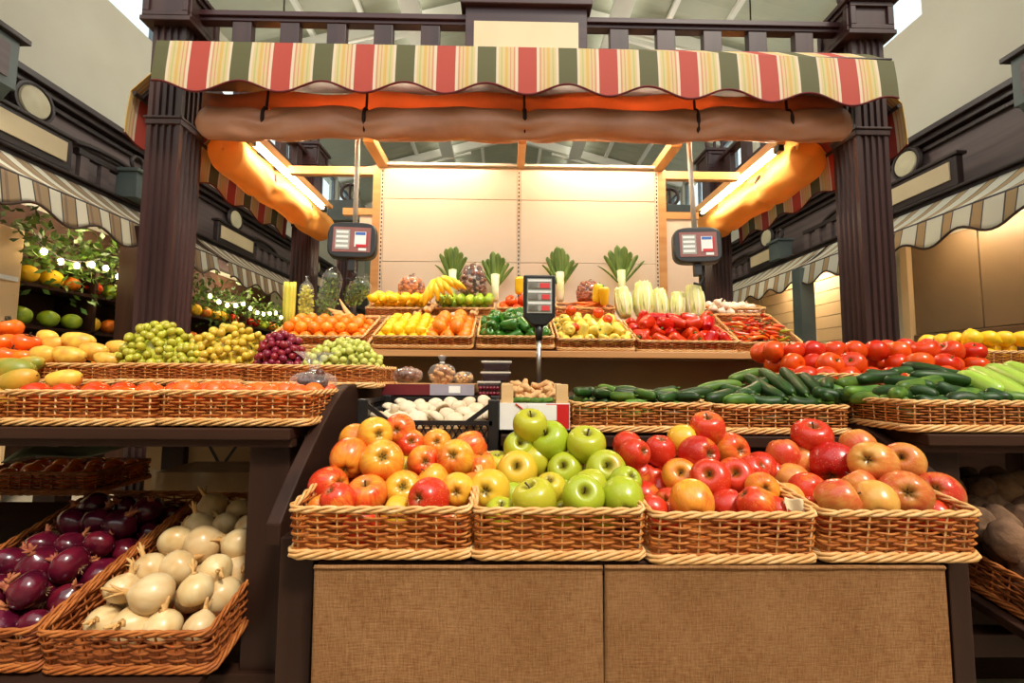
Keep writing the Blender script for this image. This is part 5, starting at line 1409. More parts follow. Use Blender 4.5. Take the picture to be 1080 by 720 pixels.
# ginger box
xa, xb = W(527, 440, 1.425).x, W(601, 440, 1.425).x; zb_ = W(560, 453, 1.425).z; zt_ = W(560, 425, 1.425).z - zb_; zp = W(560, 405, 1.425).z - zb_
o = empty('produce_box', ((xa+xb)/2, 1.53, zb_)); hw = (xb-xa)/2
d = MB(); d.box(-hw, hw, -.105, -.098, 0, zt_); d.build('front_panel', M['white'], o)
d = MB(); d.box(hw*.32, hw*.98, -.107, -.105, .004, zt_-.003); d.build('red_print', M['red'], o)
d = MB(); d.box(-hw*.2, hw*.62, -.109, -.107, zt_*.36, zt_*.94); d.build('price_label', M['white'], o)
d = MB(); d.tube([(-hw*.55 + .03*math.sin(t*1.4), -.106, zt_*.97 - t*zt_*.35) for t in [i/10 for i in range(11)]], .003, 6); d.build('red_curl', M['red'], o)
d = MB(); d.box(-hw, hw, .098, .105, 0, zt_); d.box(-hw, -hw+.006, -.098, .098, 0, zt_); d.box(hw-.006, hw, -.098, .098, 0, zt_); d.build('sides', M['paleply'], o)
d = MB(); d.box(-hw, hw, -.098, .098, 0, .006); d.box(-hw+.006, hw-.006, -.095, .095, .006, zt_*.75); d.build('bottom', M['cardboard'], o)
for sx in (-1, 1):
    for sy in (-1, 1):
        d = MB(); a, c = sorted((sx*(hw-.004), sx*(hw-.042))); e, f = sorted((sy*.097, sy*.075)); d.box(a, c, e, f, .006, zp); d.build('corner_post', M['paleply'], o, bevel=.002)
tag(o, 'small white and red produce box with wooden corner posts, full of ginger', 'box')
def mk_ginger(seed):
    def mk():
        rr = random.Random(seed); m = MB()
        m.tube([(-.05, 0, 0), (-.025, .004, .006), (0, 0, 0), (.028, -.004, .005), (.052, .002, 0)], [.008, .016, .014, .016, .008], 10)
        for k in range(5):
            x = rr.uniform(-.035, .035); a = rr.uniform(0, 6.28); u = Vector((rr.uniform(-.3,.3), math.cos(a), math.sin(a)))
            m.tube([(x, 0, 0), Vector((x,0,0)) + u*.018, Vector((x,0,0)) + u*.034], [.012, .012, .006], 8)
        return m.build('ginger_root', M['ginger'], smooth=True)
    return mk
K_gi = [Kind(mk_ginger(k)) for k in range(3)]
rr = random.Random(4)
for k in range(14):
    p = Vector(((xa+xb)/2 + rr.uniform(-.065, .065), 1.53 + rr.uniform(-.05, .06), zb_ + zt_*.75 + .02 + .016 * (k // 4)))
    K_gi[k % 3].put(p, Euler((rr.uniform(-.5,.5), rr.uniform(-.5,.5), rr.uniform(0,6))), rr.uniform(.75, .95), 'knobbly pinkish ginger root heaped in the white and red box', 'ginger', 'ginger roots in the box')
for k in range(5):
    x = (xa+xb)/2 - hw*.5 + k*hw*.22; p = Vector((x, 1.45, zb_ + zt_ + .004)); lay(K_gh[1], p - Vector((.02,0,0)), p + Vector((.02,0,.004)), .085, 'tiny green gherkin along the front of the ginger box', 'gherkin', 'gherkins in the ginger box', .6)
# paper scrap between the red apples
o = empty('paper_scrap', W(839, 540, 1.03)); m = MB()
m.grid(lambda u, v: ((u-.5)*.035, .012*math.sin(u*5) + .01*v, v*.03*(1-.5*abs(u-.6)) + .004*math.sin(u*9)), 10, 8); m.build('sheet', M['cream_board'], o, smooth=True, solid=.0008); tag(o, 'crumpled cream paper scrap at the corner of the bright red apple basket', 'paper')
# ------------------------------------------------------------------ top shelf, front tier
flat = lambda h0, h1: (lambda x, y: h0 + h1 * max(0, 1 - (x / .3) ** 2))
K_or = Kind(mk_orange('orange', .034))
back = -.02
heap(BS1, [K_or], .034, lambda x, y: .115 + (.02 if y > -.05 else 0), 'mandarin in the leftmost basket of the top shelf', 'mandarin', 'mandarins on the top shelf', yb=.10, deep=2.2)
heap(BS2, [K_lm], .030, lambda x, y: .112 + .02 * (y > 0), 'yellow lemon in the front of the lemon and orange basket', 'lemon', 'lemons in the lemon and orange basket', scale=(1.0, 1.15), x1=.01, deep=2.2, pitch=1.8)
K_ob = Kind(mk_orange('orange', .040))
heap(BS2, [K_ob], .038, lambda x, y: .125 + .02 * (y > 0), 'large orange on the right of the lemon and orange basket', 'orange', 'oranges in the lemon and orange basket', x0=.045, deep=2.2, pitch=1.75)
K_pg = [Kind(mk_pepper('pep_green')), Kind(mk_pepper('pep_green', .085, .04))]
heap(BS3, K_pg, .042, lambda x, y: .145 + .02 * (y > 0), 'glossy green bell pepper in the basket left of the price display', 'pepper', 'green bell peppers on the top shelf', pitch=1.6, jit=.25, deep=2.4, scale=(.85, 1.0))
K_pr = [Kind(mk_pepper('pep_red')), Kind(mk_pepper('pep_red', .085, .041))]
K_pp = [Kind(mk_pepper('pep_pale', .08, .034)), Kind(mk_pepper('pep_pale', .07, .036))]
heap(BS4, K_pp, .036, lambda x, y: .13 + .03 * (y > -.02), 'pale yellow pepper in the basket right of the price display', 'pepper', 'pale yellow peppers on the top shelf', pitch=1.7, jit=.25, deep=2.3, scale=(.85, 1.0))
for px, py, Y, s, w in ((602, 327, 2.68, .85, 'red tomato on the left of the pale yellow peppers'), (631, 330, 2.66, .85, 'red tomato in the middle of the pale yellow peppers'), (641, 337, 2.6, .8, 'red tomato on the right of the pale yellow peppers'), (606, 345, 2.5, .7, 'small orange-red tomato at the front of the pale yellow peppers')):
    at_px(K_tm[0], px, py, Y, Vector((.2, -.6, .8)), s, w, 'tomato')
heap(BS5, K_pr, .044, lambda x, y: .125 + .035 * (y > -.03), 'glossy red bell pepper in the wide basket on the top shelf', 'pepper', 'red bell peppers on the top shelf', pitch=1.7, jit=.25, deep=2.3, scale=(.9, 1.08))
K_ch = [Kind(mk_chilli('chilli_o', 1)), Kind(mk_chilli('chilli_o', 2)), Kind(mk_chilli('chilli_g', 3)), Kind(mk_chilli('pep_red', 4))]
rr = random.Random(12)
for k in range(90):
    x = rr.uniform(-BS6.w/2 + .035, BS6.w/2 - .035); y = rr.uniform(-BS6.d/2 + .035, BS6.d/2 - .035)
    p = BS6.m @ Vector((x, y, .028 + .0165 * (k % 4)))
    K_ch[rr.choice((0, 0, 1, 1, 2, 3))].put(p, Euler((PI/2 + rr.gauss(0, .2), rr.gauss(0, .3), rr.uniform(0, 6.28))), rr.uniform(.85, 1.2), 'small orange, red or green chilli pepper in the rightmost shelf basket', 'chilli', 'chilli peppers on the top shelf')
# ------------------------------------------------------------------ back tier
heap(BT1, [K_lm], .031, lambda x, y: .165, 'bright lemon in the back row basket under the brown string bag', 'lemon', 'lemons in the back row', scale=(1.05, 1.2), deep=2.2)
K_li = Kind(mk_lime)
heap(BT2, [K_li], .028, lambda x, y: .14, 'yellow-green lime in the back row basket beside the bananas', 'lime', 'limes in the back row', scale=(1.05, 1.2), deep=2.2)
K_ca = [Kind(mk_carrot('carrot', .15, .017, k)) for k in range(2)]
for k in range(22):
    p = BT4.m @ Vector((RN.uniform(-.09, .09), RN.uniform(-.07, .07), .03 + .02 * (k % 4))); d = Vector((1, RN.uniform(-.3, .3), RN.uniform(-.15, .15))).normalized() * .07
    lay(K_ca[k % 2], p - d, p + d, .15, 'orange carrot in the back row basket behind the pale peppers', 'carrot', 'carrots in the back row', 1.0)
K_ga = Kind(mk_garlic)
heap(BT6, [K_ga], .027, lambda x, y: .112, 'white garlic bulb in the back row basket at the right end', 'garlic', 'garlic bulbs in the back row', rot=updir(.7), deep=2.2)
for k in range(5):
    at_px(K_ga, [757, 764, 752, 761, 770][k], [319, 322, 325, 328, 329][k], [2.83, 2.82, 2.82, 2.80, 2.80][k], Vector((RN.gauss(0,.5), -.4, 1)), .95, 'white garlic bulb spilling between the garlic and chilli baskets', 'garlic', 'garlic bulbs spilling beside the chillies')
heap(BT3, [K_tm[0], K_tm[2]], .038, lambda x, y: .15, 'red tomato in the back row basket behind the green peppers', 'tomato', 'tomatoes in the back row', deep=2.4, rot=updir(.6), scale=(.95, 1.1))
for px, py, Y, s, w in () and ((529, 313, 2.86, 1.0, 'red tomato on the left behind the green peppers'), (540, 306, 2.92, 1.05, 'dark orange-red tomato at the top behind the green peppers'), (547, 318, 2.84, 1.0, 'red tomato beside the price display behind the green peppers')):
    at_px(K_tm[0], px, py, Y, Vector((.1, -.6, .8)), s, w, 'tomato')
K_py = [Kind(mk_pepper('pep_yellow', .105, .036))]
for px, py, Y, ax, w in ((630, 309, 2.86, (.2, 0, 1), 'upright yellow pepper left of the pair above the pale peppers'), (637, 312, 2.82, (-.1, -.2, 1), 'upright yellow pepper right of the pair above the pale peppers'), (548, 301, 2.95, (.1, 0, 1), 'upright yellow pepper behind the price display')):
    at_px(K_py[0], px, py, Y, Vector(ax), 1.0, w, 'pepper')
# roots lying across the shelf baskets
K_pa = [Kind(mk_carrot('parsnip', .20, .019, k, 'parsnip')) for k in range(2)]
for a, b, w in (((358, 315, 2.78), (372, 336, 2.72), 'parsnip leaning furthest right over the mandarins'), ((350, 330, 2.72), (371, 335, 2.70), 'parsnip lying low over the mandarins'), ((345, 325, 2.80), (362, 331, 2.76), 'parsnip behind the others over the mandarins')):
    lay(K_pa[0], W(*a), W(*b), .20, w, 'parsnip', None, 1.0)
for px, py, Y, s, w in ((452, 326, 2.76, .95, 'ginger root lying across the lemons and oranges'), (440, 331, 2.72, .8, 'small ginger root left of the other on the oranges'), (500, 330, 2.74, .9, 'ginger root propped between the oranges and green peppers')):
    at_px(K_gi[0], px, py, Y, Vector((.2, -.3, 1)), s, w, 'ginger', spin=.6)
for k, (px, py) in enumerate(((325, 338), (333, 336), (341, 338), (322, 342), (468, 333), (478, 332), (487, 334))):
    at_px(K_mu[k % 2], px, py, 2.74, Vector((0, -.5, 1)), .8, 'beige mushroom at the back of the mandarin basket' if k < 4 else 'beige mushroom at the back of the lemon and orange basket', 'mushroom', 'mushrooms behind the mandarins' if k < 4 else 'mushrooms behind the oranges')
# bananas
o = empty('banana_bunch', W(468, 307, 2.88), (R(-14), R(-22), 0)); o.scale = (1.12,) * 3; zr0 = 0
for k in range(7):
    t = (k - 3) / 3; m = MB(); n = 12; pts = []
    for i in range(n):
        s = i / (n - 1); a = -.5 + 1.7 * s
        pts.append((t * .105 * (.25 + .75 * s) + .02 * t * s, -.05 - .055 * math.sin(PI * s * .8), .045 - .13 * s + .018 * (k % 2)))
    m.tube(pts, [.006, .011, .016, .0185, .0195, .0195, .019, .0185, .017, .014, .009, .004], 9); bn = m.build('banana', M['banana'], o, smooth=True)
    e = Vector(pts[-1]); q = MB(); q.tube([e, e + Vector((0, .002, -.008))], .0042, 6); q.build('tip', M['tipbrown'], bn)
m = MB(); m.tube([(-.02, -.05, .045), (0, -.045, .055), (.02, -.05, .045)], [.012, .015, .012], 8); m.build('crown', M['tipbrown'], o, smooth=True)
tag(o, 'bunch of yellow bananas above the limes in the back row', 'bananas')
# leeks against the wall
def leek(px, py0, py1, Y, seed, label, wide):
    base = W(px, py0, Y); top = W(px, py1, Y); Ht = top.z - base.z; o = empty('leek', base, (R(-4), 0, 0)); rr = random.Random(seed)
    hs = Ht * .47
    m = MB(); m.tube([(0, 0, 0), (0, 0, .01), (0, 0, hs * .5), (0, 0, hs)], [.014, .027, .027, .031], 14); m.build('stalk', M['leek_stalk'], o, smooth=True)
    q = MB()
    for k in range(14): 
        a = rr.uniform(0, 6.28); q.tube([(.012*math.cos(a), .012*math.sin(a), .002), (.02*math.cos(a), .02*math.sin(a), -.012)], .0008, 4)
    q.build('roots', M['root'], o)
    N = 8
    for k in range(N):
        t = (k - (N-1)/2) / ((N-1)/2); L = (Ht - hs) * (1.05 - .25 * abs(t) + rr.uniform(-.1, .06)); sp = wide * t; dp = rr.uniform(-.02, .012); wd_ = .046 + .010 * rr.random(); dr = rr.uniform(.0, .05) * abs(t)
        def fn(u, v, t=t, L=L, sp=sp, dp=dp, wd_=wd_, dr=dr):
            w = wd_ * .5 * (.62 + .5 * min(1, u * 1.6)) * (1 if u < .85 else math.sqrt(max(.05, (1 - u) / .15))); s = v - .5
            cx = sp * u ** .95 + .010 * t; z = hs * (.78 - .26 * abs(t)) + L * u - dr * u * u * u; fold = abs(s) * .02 * (1 - .4*u)
            return (cx + s * 2 * w * (1 - .3 * abs(t)), dp * u - .012 + fold + (k % 3) * .009, z + s * w * .6 * t)
        m = MB(); m.grid(fn, 16, 7); m.build('leaf', M['leek_leaf'], o, smooth=True, solid=.0022)
    return tag(o, label, 'leek')
YL = 3.08
leek(477, 316, 249, YL, 1, 'leek leaning on the cream wall, leftmost of the four', .11)
leek(522, 318, 257, YL, 2, 'leek leaning on the cream wall beside the dark string bag', .11)
leek(591, 318, 252, YL, 3, 'leek leaning on the cream wall just right of the price display', .11)
leek(656, 316, 250, YL, 4, 'broad leek leaning on the cream wall above the napa cabbages', .15)
# napa cabbages
def napa(px, py, Y, s, seed, label, ax):
    o = empty('napa_cabbage', W(px, py, Y), axis_rot(Vector(ax)).to_euler()); rr = random.Random(seed); o.scale = (s,) * 3
    P = fixends(prof([(0, 0), (.6, .01), (.9, .1), (1, .35), (.96, .6), (.8, .88), (.5, .98), (0, 1.0)], 16))
    m = MB(); m.lathe(P, 22, fn=lambda x, y, z: (x*.045*(1+.05*math.sin(5*math.atan2(y,x))), y*.045*(1+.05*math.sin(5*math.atan2(y,x))), z*.2)); m.build('heart', M['napa'], o, smooth=True)
    for k in range(6):
        a = 2*PI*k/6 + seed
        def lf(u, v, a=a):
            s_ = (v - .5) * 1.25; rad = (.049 + .004 * math.sin(u * 3)) * (math.sin(min(1, u * 1.6 + .4) * PI * .5)) * (1 - .22 * max(0, u - .6) / .4)
            r2 = rad + .003 * math.sin(s_ * 20) * u; w = a + s_ * (.5 + .8 * u)
            return (r2 * math.cos(w), r2 * math.sin(w), .2 * u * (1.0 - .08 * abs(s_)) + .004 * math.sin(s_ * 16) * u)
        m = MB(); m.grid(lf, 12, 11); L = m.build('outer_leaf', M['napa'], o, smooth=True, solid=.002)
        m = MB(); m.grid(lambda u, v, a=a: tuple(Vector(lf(u*.8, .5 + (v-.5)*.3*(1-u*.7), a)) * 1.0 + Vector((math.cos(a), math.sin(a), 0)) * .0035), 8, 4); m.build('rib', M['napa_rib'], L, smooth=True, solid=.002)
    return tag(o, label, 'cabbage')
for i, (px, py, Y, s, w, ax) in enumerate(((660, 335, 2.84, 1.0, 'leftmost napa cabbage, standing below the broad leek', (-.1, .2, 1)), (679, 335, 2.84, 1.18, 'tallest napa cabbage, second from the left', (.05, .2, 1)), (697, 336, 2.84, .98, 'middle napa cabbage of the five', (.0, .2, 1)), (714, 336, 2.84, .88, 'shortest napa cabbage, second from the right', (.1, .2, 1)), (733, 336, 2.84, 1.12, 'rightmost napa cabbage beside the garlic basket', (.05, .2, 1)))):
    napa(px, py, Y, s, i, w, ax)
# string bags of nuts and dried goods against the wall
M['string'] = pm('brown string', (150, 84, 44), (120, 64, 32), .8)
def net_bag(px0, px1, py0, py1, Y, mat, label, seed):
    a, c = W(px0, py1, Y), W(px1, py0, Y); w = (c.x - a.x) / 2; h = c.z - a.z; o = empty('net_bag', ((a.x + c.x) / 2, Y, a.z)); rr = random.Random(seed)
    cn = MB(); s = w * .2
    for k in range(90):
        an = rr.uniform(0, 6.28); z = rr.uniform(.08, .9); q = .84 * (1 - max(0, z - .62) * 1.5)
        cn.lathe(fixends([(math.sin(PI*i/6)*s, -math.cos(PI*i/6)*s) for i in range(7)]), 8, org=(w*q*math.cos(an), w*.75*q*math.sin(an), h*z))
    t = cn.build('nuts', mat, o, smooth=True); t['kind'] = 'stuff'
    m = MB(); P = fixends([(0, 0), (.8, .01), (1.0, .14), (1.0, .5), (.9, .74), (.62, .92), (.25, 1.0), (0, 1.01)])
    m.lathe([(r, z) for r, z in P], 22, fn=lambda x, y, z: (x*w, y*w*.78, z*h)); m.build('film', M['film'], o, smooth=True)
    q = MB(); q.tube([(w*.2*math.cos(b), w*.2*math.sin(b), h*1.0) for b in [2*PI*i/10 for i in range(10)]], .004, 5, closed=True); q.tube([(0,0,h), (.01,0,h+.015), (.02,0,h+.012)], .003, 5); q.build('tie', M['string'], o)
    return tag(o, label, 'bag')
M['nut2'] = pm('orange brown walnut shell', (206, 130, 74), (160, 90, 46), .5, scale=50); M['nut3'] = pm('dark chestnut shell', (130, 72, 44), (84, 44, 28), .4, scale=50); M['nut4'] = pm('brown hazelnut shell', (170, 96, 60), (130, 66, 40), .4, scale=50)
net_bag(420, 448, 291, 316, 3.02, M['nut2'], 'bag of light brown walnuts behind the lemons, left of the bananas', 1)
net_bag(485, 513, 279, 314, 3.02, M['nut3'], 'tall bag of dark chestnuts between the two left leeks', 2)
net_bag(608, 634, 297, 318, 3.02, M['nut4'], 'bag of brown hazelnuts right of the third leek', 3)
# celery and bagged herbs at the left end
o = empty('celery', W(304, 349, 2.72)); rr = random.Random(2); Hc = W(304, 297, 2.72).z - W(304, 349, 2.72).z
for k in range(7):
    a = 2*PI*k/7; x, y = .022*math.cos(a), .022*math.sin(a); m = MB(); m.tube([(x*.6, y*.6, 0), (x, y, Hc*.4), (x*1.1, y*1.1, Hc*.85), (x*1.2, y*1.2, Hc * rr.uniform(.93, 1.0))], [.011, .014, .013, .010], 9); m.build('stalk', M['celery'], o, smooth=True)
tag(o, 'upright pale yellow celery at the left end of the top shelf', 'celery')
def herb_bag(px, py0, py1, Y, w, tilt, label, seed, mat='herb'):
    p = W(px, py0, Y); h = W(px, py1, Y).z - p.z; o = empty('herb_bag', p, (0, tilt, 0)); rr = random.Random(seed)
    m = MB()
    for k in range(460):
        z = rr.uniform(.05, .82); a = rr.uniform(0, 6.28); q = w * rr.uniform(.35, .93) * math.sin(PI * (z * .8 + .18)); c = Vector((q*math.cos(a), q*.7*math.sin(a), z*h))
        u = Vector((rr.gauss(0,1), rr.gauss(0,1), rr.gauss(.6,1))).normalized(); v = u.cross(Vector((rr.gauss(0,1), rr.gauss(0,1), 0))).normalized(); L = .022
        m.add([c, c + u*L*.5 + v*L*.35, c + u*L, c + u*L*.5 - v*L*.35], [(0,1,2,3)])
    for k in range(8):
        a = rr.uniform(0, 6.28); m.tube([(.008*math.cos(a), .008*math.sin(a), 0), (w*.5*math.cos(a), w*.4*math.sin(a), h*.6)], .002, 4)
    lv = m.build('leaves', M[mat], o, recalc=False); lv['kind'] = 'stuff'
    f = MB(); P = [(0, 0), (w*.35, 0), (w*.8, h*.25), (w, h*.6), (w*.85, h*.82), (w*.15, h*.97), (w*.3, h*1.08)]
    f.lathe([(max(0, r), z) for r, z in smoothpath(P, 18)], 20, fn=lambda x, y, z: (x*(1+.1*noise.noise(Vector((x*20,y*20,z*12+seed)))), y*.75, z)); f.build('film', M['film'], o, smooth=True)
    return tag(o, label, 'herbs')
herb_bag(322, 336, 294, 2.84, .045, 0, 'bagged yellow-green salad bunch beside the celery', 5, 'celery')
herb_bag(341, 336, 278, 2.82, .065, .18, 'tall bag of dark green herbs leaning right under the left scale', 6)
herb_bag(368, 322, 287, 2.86, .07, .5, 'short bag of dark herbs right of the tall one under the left scale', 7)
# ------------------------------------------------------------------ scales
def screen_bits(o, w, h, y):
    """left block of printed lines, right block with blue head and red foot"""
    def q(x0, x1, z0, z1, mat, name, dy): 
        d = MB(); d.box(x0*w, x1*w, y - dy, y, z0*h, z1*h); return d.build(name, mat, o)
    q(-.46, -.06, -.42, .42, M['ltgrey'], 'text_panel', .0015)
    for k in range(4): q(-.43, -.10, -.34 + k*.2, -.24 + k*.2, M['white'], 'text_line', .0025)
    q(.08, .40, -.30, .34, M['white'], 'menu_panel', .0015); q(.10, .38, .20, .32, M['blue'], 'menu_head', .0025)
    q(.12, .40, -.32, -.20, M['red'], 'menu_foot', .0025); q(.42, .46, -.3, .3, M['red'], 'side_mark', .0025); q(.2, .42, -.47, -.36, M['white'], 'menu_tag', .0025)
def hanging_scale(px, py, pxt, pyt, Y, label, w=.29, h=.225):
    c = W(px, py, Y); top = W(pxt, pyt, Y); o = empty('hanging_scale', c, (R(-6), 0, R(-(px - 540) * .03)))
    d = MB(); n = 28
    def ring(sc, y):
        return [(sc*w/2*math.copysign(abs(math.cos(a))**.45, math.cos(a)), y, sc*h/2*math.copysign(abs(math.sin(a))**.45, math.sin(a))) for a in [2*PI*(i+.5)/n for i in range(n)]]
    vs = ring(.96, -.035) + ring(1.0, -.02) + ring(1.0, .02) + ring(.8, .07); fs = [tuple(range(n))] + [tuple(reversed(range(3*n, 4*n)))]
    for r in range(3): fs += [(r*n+i, r*n+(i+1)%n, (r+1)*n+(i+1)%n, (r+1)*n+i) for i in range(n)]
    d.add(vs, fs); d.build('housing', M['grey_plastic'], o, bevel=.004)
    d = MB(); d.box(-w*.38, w*.38, -.038, -.034, -h*.34, h*.34); s = d.build('screen', M['rosebrown'], o)
    screen_bits(s, w*.72, h*.64, -.038)
    d = MB(); d.box(-.02, .02, -.015, .03, -h*.5 - .07, -h*.5 + .01); d.tube([(0, 0, -h*.5-.06), (.03, 0, -h*.5-.09), (.01, 0, -h*.5-.13), (-.03, 0, -h*.5-.12)], .008, 7); d.build('hook', M['black_plastic'], o)
    lt = Matrix.Rotation(-o.rotation_euler[2], 3, 'Z') @ (top - c); ph = R(6); lt = Matrix.Rotation(ph, 3, 'X') @ lt
    d = MB(); d.tube([(0, .02, h*.46), tuple(lt)], .015, 10); d.build('hanging_pole', M['white_paint'], o, smooth=True)
    return tag(o, label, 'scale')
hanging_scale(372.5, 255, 378, 136, 2.78, 'black hanging scale with lit screen on a white pole at the left', .295, .235)
hanging_scale(734.5, 260, 726, 142, 2.78, 'black hanging scale with lit screen on a white pole at the right', .295, .235)
# scale hooks hang from a cross rail just behind the tarpaulin
d = MB(); z = W(378, 136, 2.78).z; d.box(-1.0 - SX, 1.15 - SX, 2.765 - SY, 2.795 - SY, 2.70, 2.74); d.build('scale_rail', M['pine'], stall)
# price display on a pole
c = W(568.5, 316, 1.93); o = empty('price_display', (c.x, c.y, zs2), (0, 0, 0)); hh = c.z - zs2; w, h = .135, .205
d = MB(); n = 8; d.prism([(-w/2, hh - h*.36), (-w*.22, hh - h*.55), (w*.22, hh - h*.55), (w/2, hh - h*.36), (w/2, hh + h/2), (-w/2, hh + h/2)], -.025, .025, axis=1); hd_ = d.build('head', M['grey_plastic'], o, bevel=.006)
d = MB(); d.box(-w*.39, w*.39, -.0285, -.025, hh - h*.30, hh + h*.42); fp = d.build('face_plate', M['ltgrey'], hd_)
for k in range(3):
    z = hh - h*.20 + k * h * .235
    d = MB(); d.box(-w*.36, w*.36, -.031, -.0285, z - .012, z + .014); lc = d.build('lcd_row', M['ltgrey'], o)
    d = MB(); d.box(-w*.34, -w*.05, -.0325, -.031, z - .010, z + .011); d.build('grey_digits', M['steel'], lc)
    d = MB(); d.box(-w*.03 + (.012 if k < 2 else .004), w*.32, -.0325, -.031, z - .010, z + .011); d.build('red_digits', M['redlcd'], lc)
    d = MB(); d.box(-w*.36, w*.36, -.0325, -.031, z + .017, z + .026); d.build('printed_line', M['white'], lc)
d = MB(); d.tube([(0, 0, hh - h*.52), (0, 0, hh - h*.85)], [.02, .014], 12); d.build('neck', M['grey_plastic'], o, smooth=True)
d = MB(); d.tube([(0, 0, .0), (0, 0, hh - h*.8)], .010, 12); d.build('pole', M['steel'], o, smooth=True)
d = MB(); d.lathe([(0, 0), (.05, 0), (.05, .006), (.012, .012), (0, .012)], 20); d.build('foot', M['black_plastic'], o)
tag(o, 'dark price display with three red readouts on a steel pole at the centre', 'price display')
# ------------------------------------------------------------------ shops along the side walls
rr = random.Random(31)
M['leaf'] = pm('dark green garland leaf', (96, 126, 44), (50, 82, 28), .5, scale=10, rand=.4)
M['shopdark'] = pm('dark brown shop back wall', (84, 52, 30), (58, 36, 22), .8, scale=2)
M['bulb'] = emit('warm bulb', (255, 222, 150), 40)
M['beige'] = pm('beige shutter', (230, 198, 150), (222, 188, 138), .5, scale=1.5)
M['olive'] = pm('olive brown shop panel', (132, 106, 74), (118, 94, 64), .45, scale=1.2)
M['slat'] = wood('brown slatted counter', (112, 82, 52), (92, 64, 40), .5, 1)
def garland(x, y, z, s, label, seed, n=90):
    r = random.Random(seed); o = empty('leafy_garland', (x, y, z)); m = MB()
    for k in range(n):
        c = Vector((r.gauss(0, .09), r.gauss(0, .28), r.gauss(0, .16))) * s; u = Vector((r.gauss(0,1), r.gauss(0,1), r.gauss(-.4,1))).normalized(); v = u.cross(Vector((r.gauss(0,1), r.gauss(0,1), r.gauss(0,1)))).normalized(); L = .10 * s
        m.add([c, c + u*L*.5 + v*L*.22, c + u*L, c + u*L*.5 - v*L*.22], [(0,1,2,3)])
    l = m.build('leaves', M['leaf'], o, recalc=False); l['kind'] = 'stuff'
    t = MB(); t.tube([(0, -.4*s, .02), (0, 0, .05*s), (0, .4*s, 0)], .012, 6); t.build('vine', M['stem'], o, smooth=True)
    return tag(o, label, 'garland')
def shop_shelf(yc, L, label):
    o = empty('produce_shelf', (-4.7, yc, 0))
    d = MB(); d.box(-.25, -.2, -L/2, L/2, 0, 2.9); d.build('back_panel', M['shopdark'], o)
    for z in (.85, 1.25, 1.65, 2.05):
        d = MB(); d.box(-.22, .22, -L/2, L/2, z - .03, z); d.build('shelf', M['darkwood_y'], o)
    for y in (-L/2, 0, L/2):
        d = MB(); d.box(-.22, .22, y - .02, y + .02, 0, 2.3); d.build('divider', M['darkwood_z'], o)
    tag(o, label, 'shelves'); return o
cols = {'lemon': [], 'orange': [], 'mango': [], 'apple': []}
K_bg = [Kind(mk_lump('melon', 'lemon', .095, .09, .09, 1, .05)), Kind(mk_lump('melon', 'orange', .09, .085, .085, 2, .05)), Kind(mk_lump('melon', 'lime', .10, .09, .09, 3, .05)), Kind(mk_lump('melon', 'pep_red', .08, .08, .075, 4, .05))]
for si, (yc, L) in enumerate(((5.0, 1.6), (7.9, 3.2))):
    nm = ['left shop shelf nearest the camera', 'left shop shelf deep in the hall'][si]
    shop_shelf(yc, L, 'dark produce shelves of the %s' % nm.replace('shelf ', ''))
    for z in (.85, 1.25, 1.65, 2.05):
        for k in range(int(L / .24)):
            y = yc - L/2 + .14 + k * .24
            if abs(y - yc) < .05: continue
            K_bg[rr.choice((0, 0, 1, 2, 3))].put((-4.56 + rr.uniform(-.03, .03), y, z + .09), None, rr.uniform(.85, 1.05), 'round fruit on the %s' % nm, 'fruit', 'fruit on the %s' % nm)
GL = [(4.35, 2.35, 'over the left shop, nearest'), (4.7, 2.15, 'over the left shop, second'), (5.1, 2.4, 'over the left shop, third'), (5.6, 2.2, 'over the left shop, fourth'), (6.6, 2.3, 'further back in the left shop, first'), (7.2, 2.15, 'further back in the left shop, second'), (7.9, 2.25, 'further back in the left shop, third'), (8.7, 2.2, 'further back in the left shop, last')]
for k, (y, z, w) in enumerate(GL): garland(-4.5, y, z + .12, 1.0, 'dark leafy garland hanging %s' % w, k, 230)
for si, (ya, yb) in enumerate(((4.2, 6.2), (6.6, 9.6))):
    o = empty('light_string', (-4.35, (ya + yb) / 2, 2.42)); L = yb - ya
    f = lambda t: (.0, -L/2 + L*t, -.10 * math.sin(PI * ((t * 3) % 1)))
    m = MB(); m.tube([f(i / 60) for i in range(61)], .006, 5); m.build('cord', M['black_plastic'], o)
    for k in range(12 if si == 0 else 14):
        p = f((k + .5) / (12 if si == 0 else 14)); m = MB(); m.lathe(fixends([(math.sin(PI*i/8)*.024, -math.cos(PI*i/8)*.032) for i in range(9)]), 10, org=(p[0], p[1], p[2] - .04)); m.build('bulb', M['bulb'], o, smooth=True)
    tag(o, 'string of warm bulbs under the left awning, %s' % ['near the camera', 'deep in the hall'][si], 'lights')
# cream cabinet and price card in the near left shop
o = empty('cold_cabinet', (-4.70, 3.75, 0)); zc = 2.5
d = MB(); d.box(-.25, .28, -.5, .42, 0, zc); d.build('body', M['beige'], o, bevel=.01)
d = MB(); d.box(.28, .295, -.46, .38, .1, 1.15); d.box(.28, .295, -.46, .38, 1.2, 2.0); d.build('door', M['beige'], o, bevel=.004)
d = MB(); d.box(.295, .30, -.46, .38, 2.02, 2.06); d.build('trim_strip', M['white'], o)
d = MB(); d.box(.295, .32, .3, .33, 1.3, 1.7); d.build('handle', M['steel'], o)
tag(o, 'tall cream cabinet at the left edge of the left shop', 'cabinet')
o = empty('price_card', W(52, 297, 4.95) ); d = MB(); d.box(-.11, .11, -.006, .006, -.075, .075); d.build('card', M['white'], o); d = MB(); d.tube([(-.06, -.007, .0), (-.06, -.009, .0)], .018, 10); d.build('dot', M['black_plastic'], o)
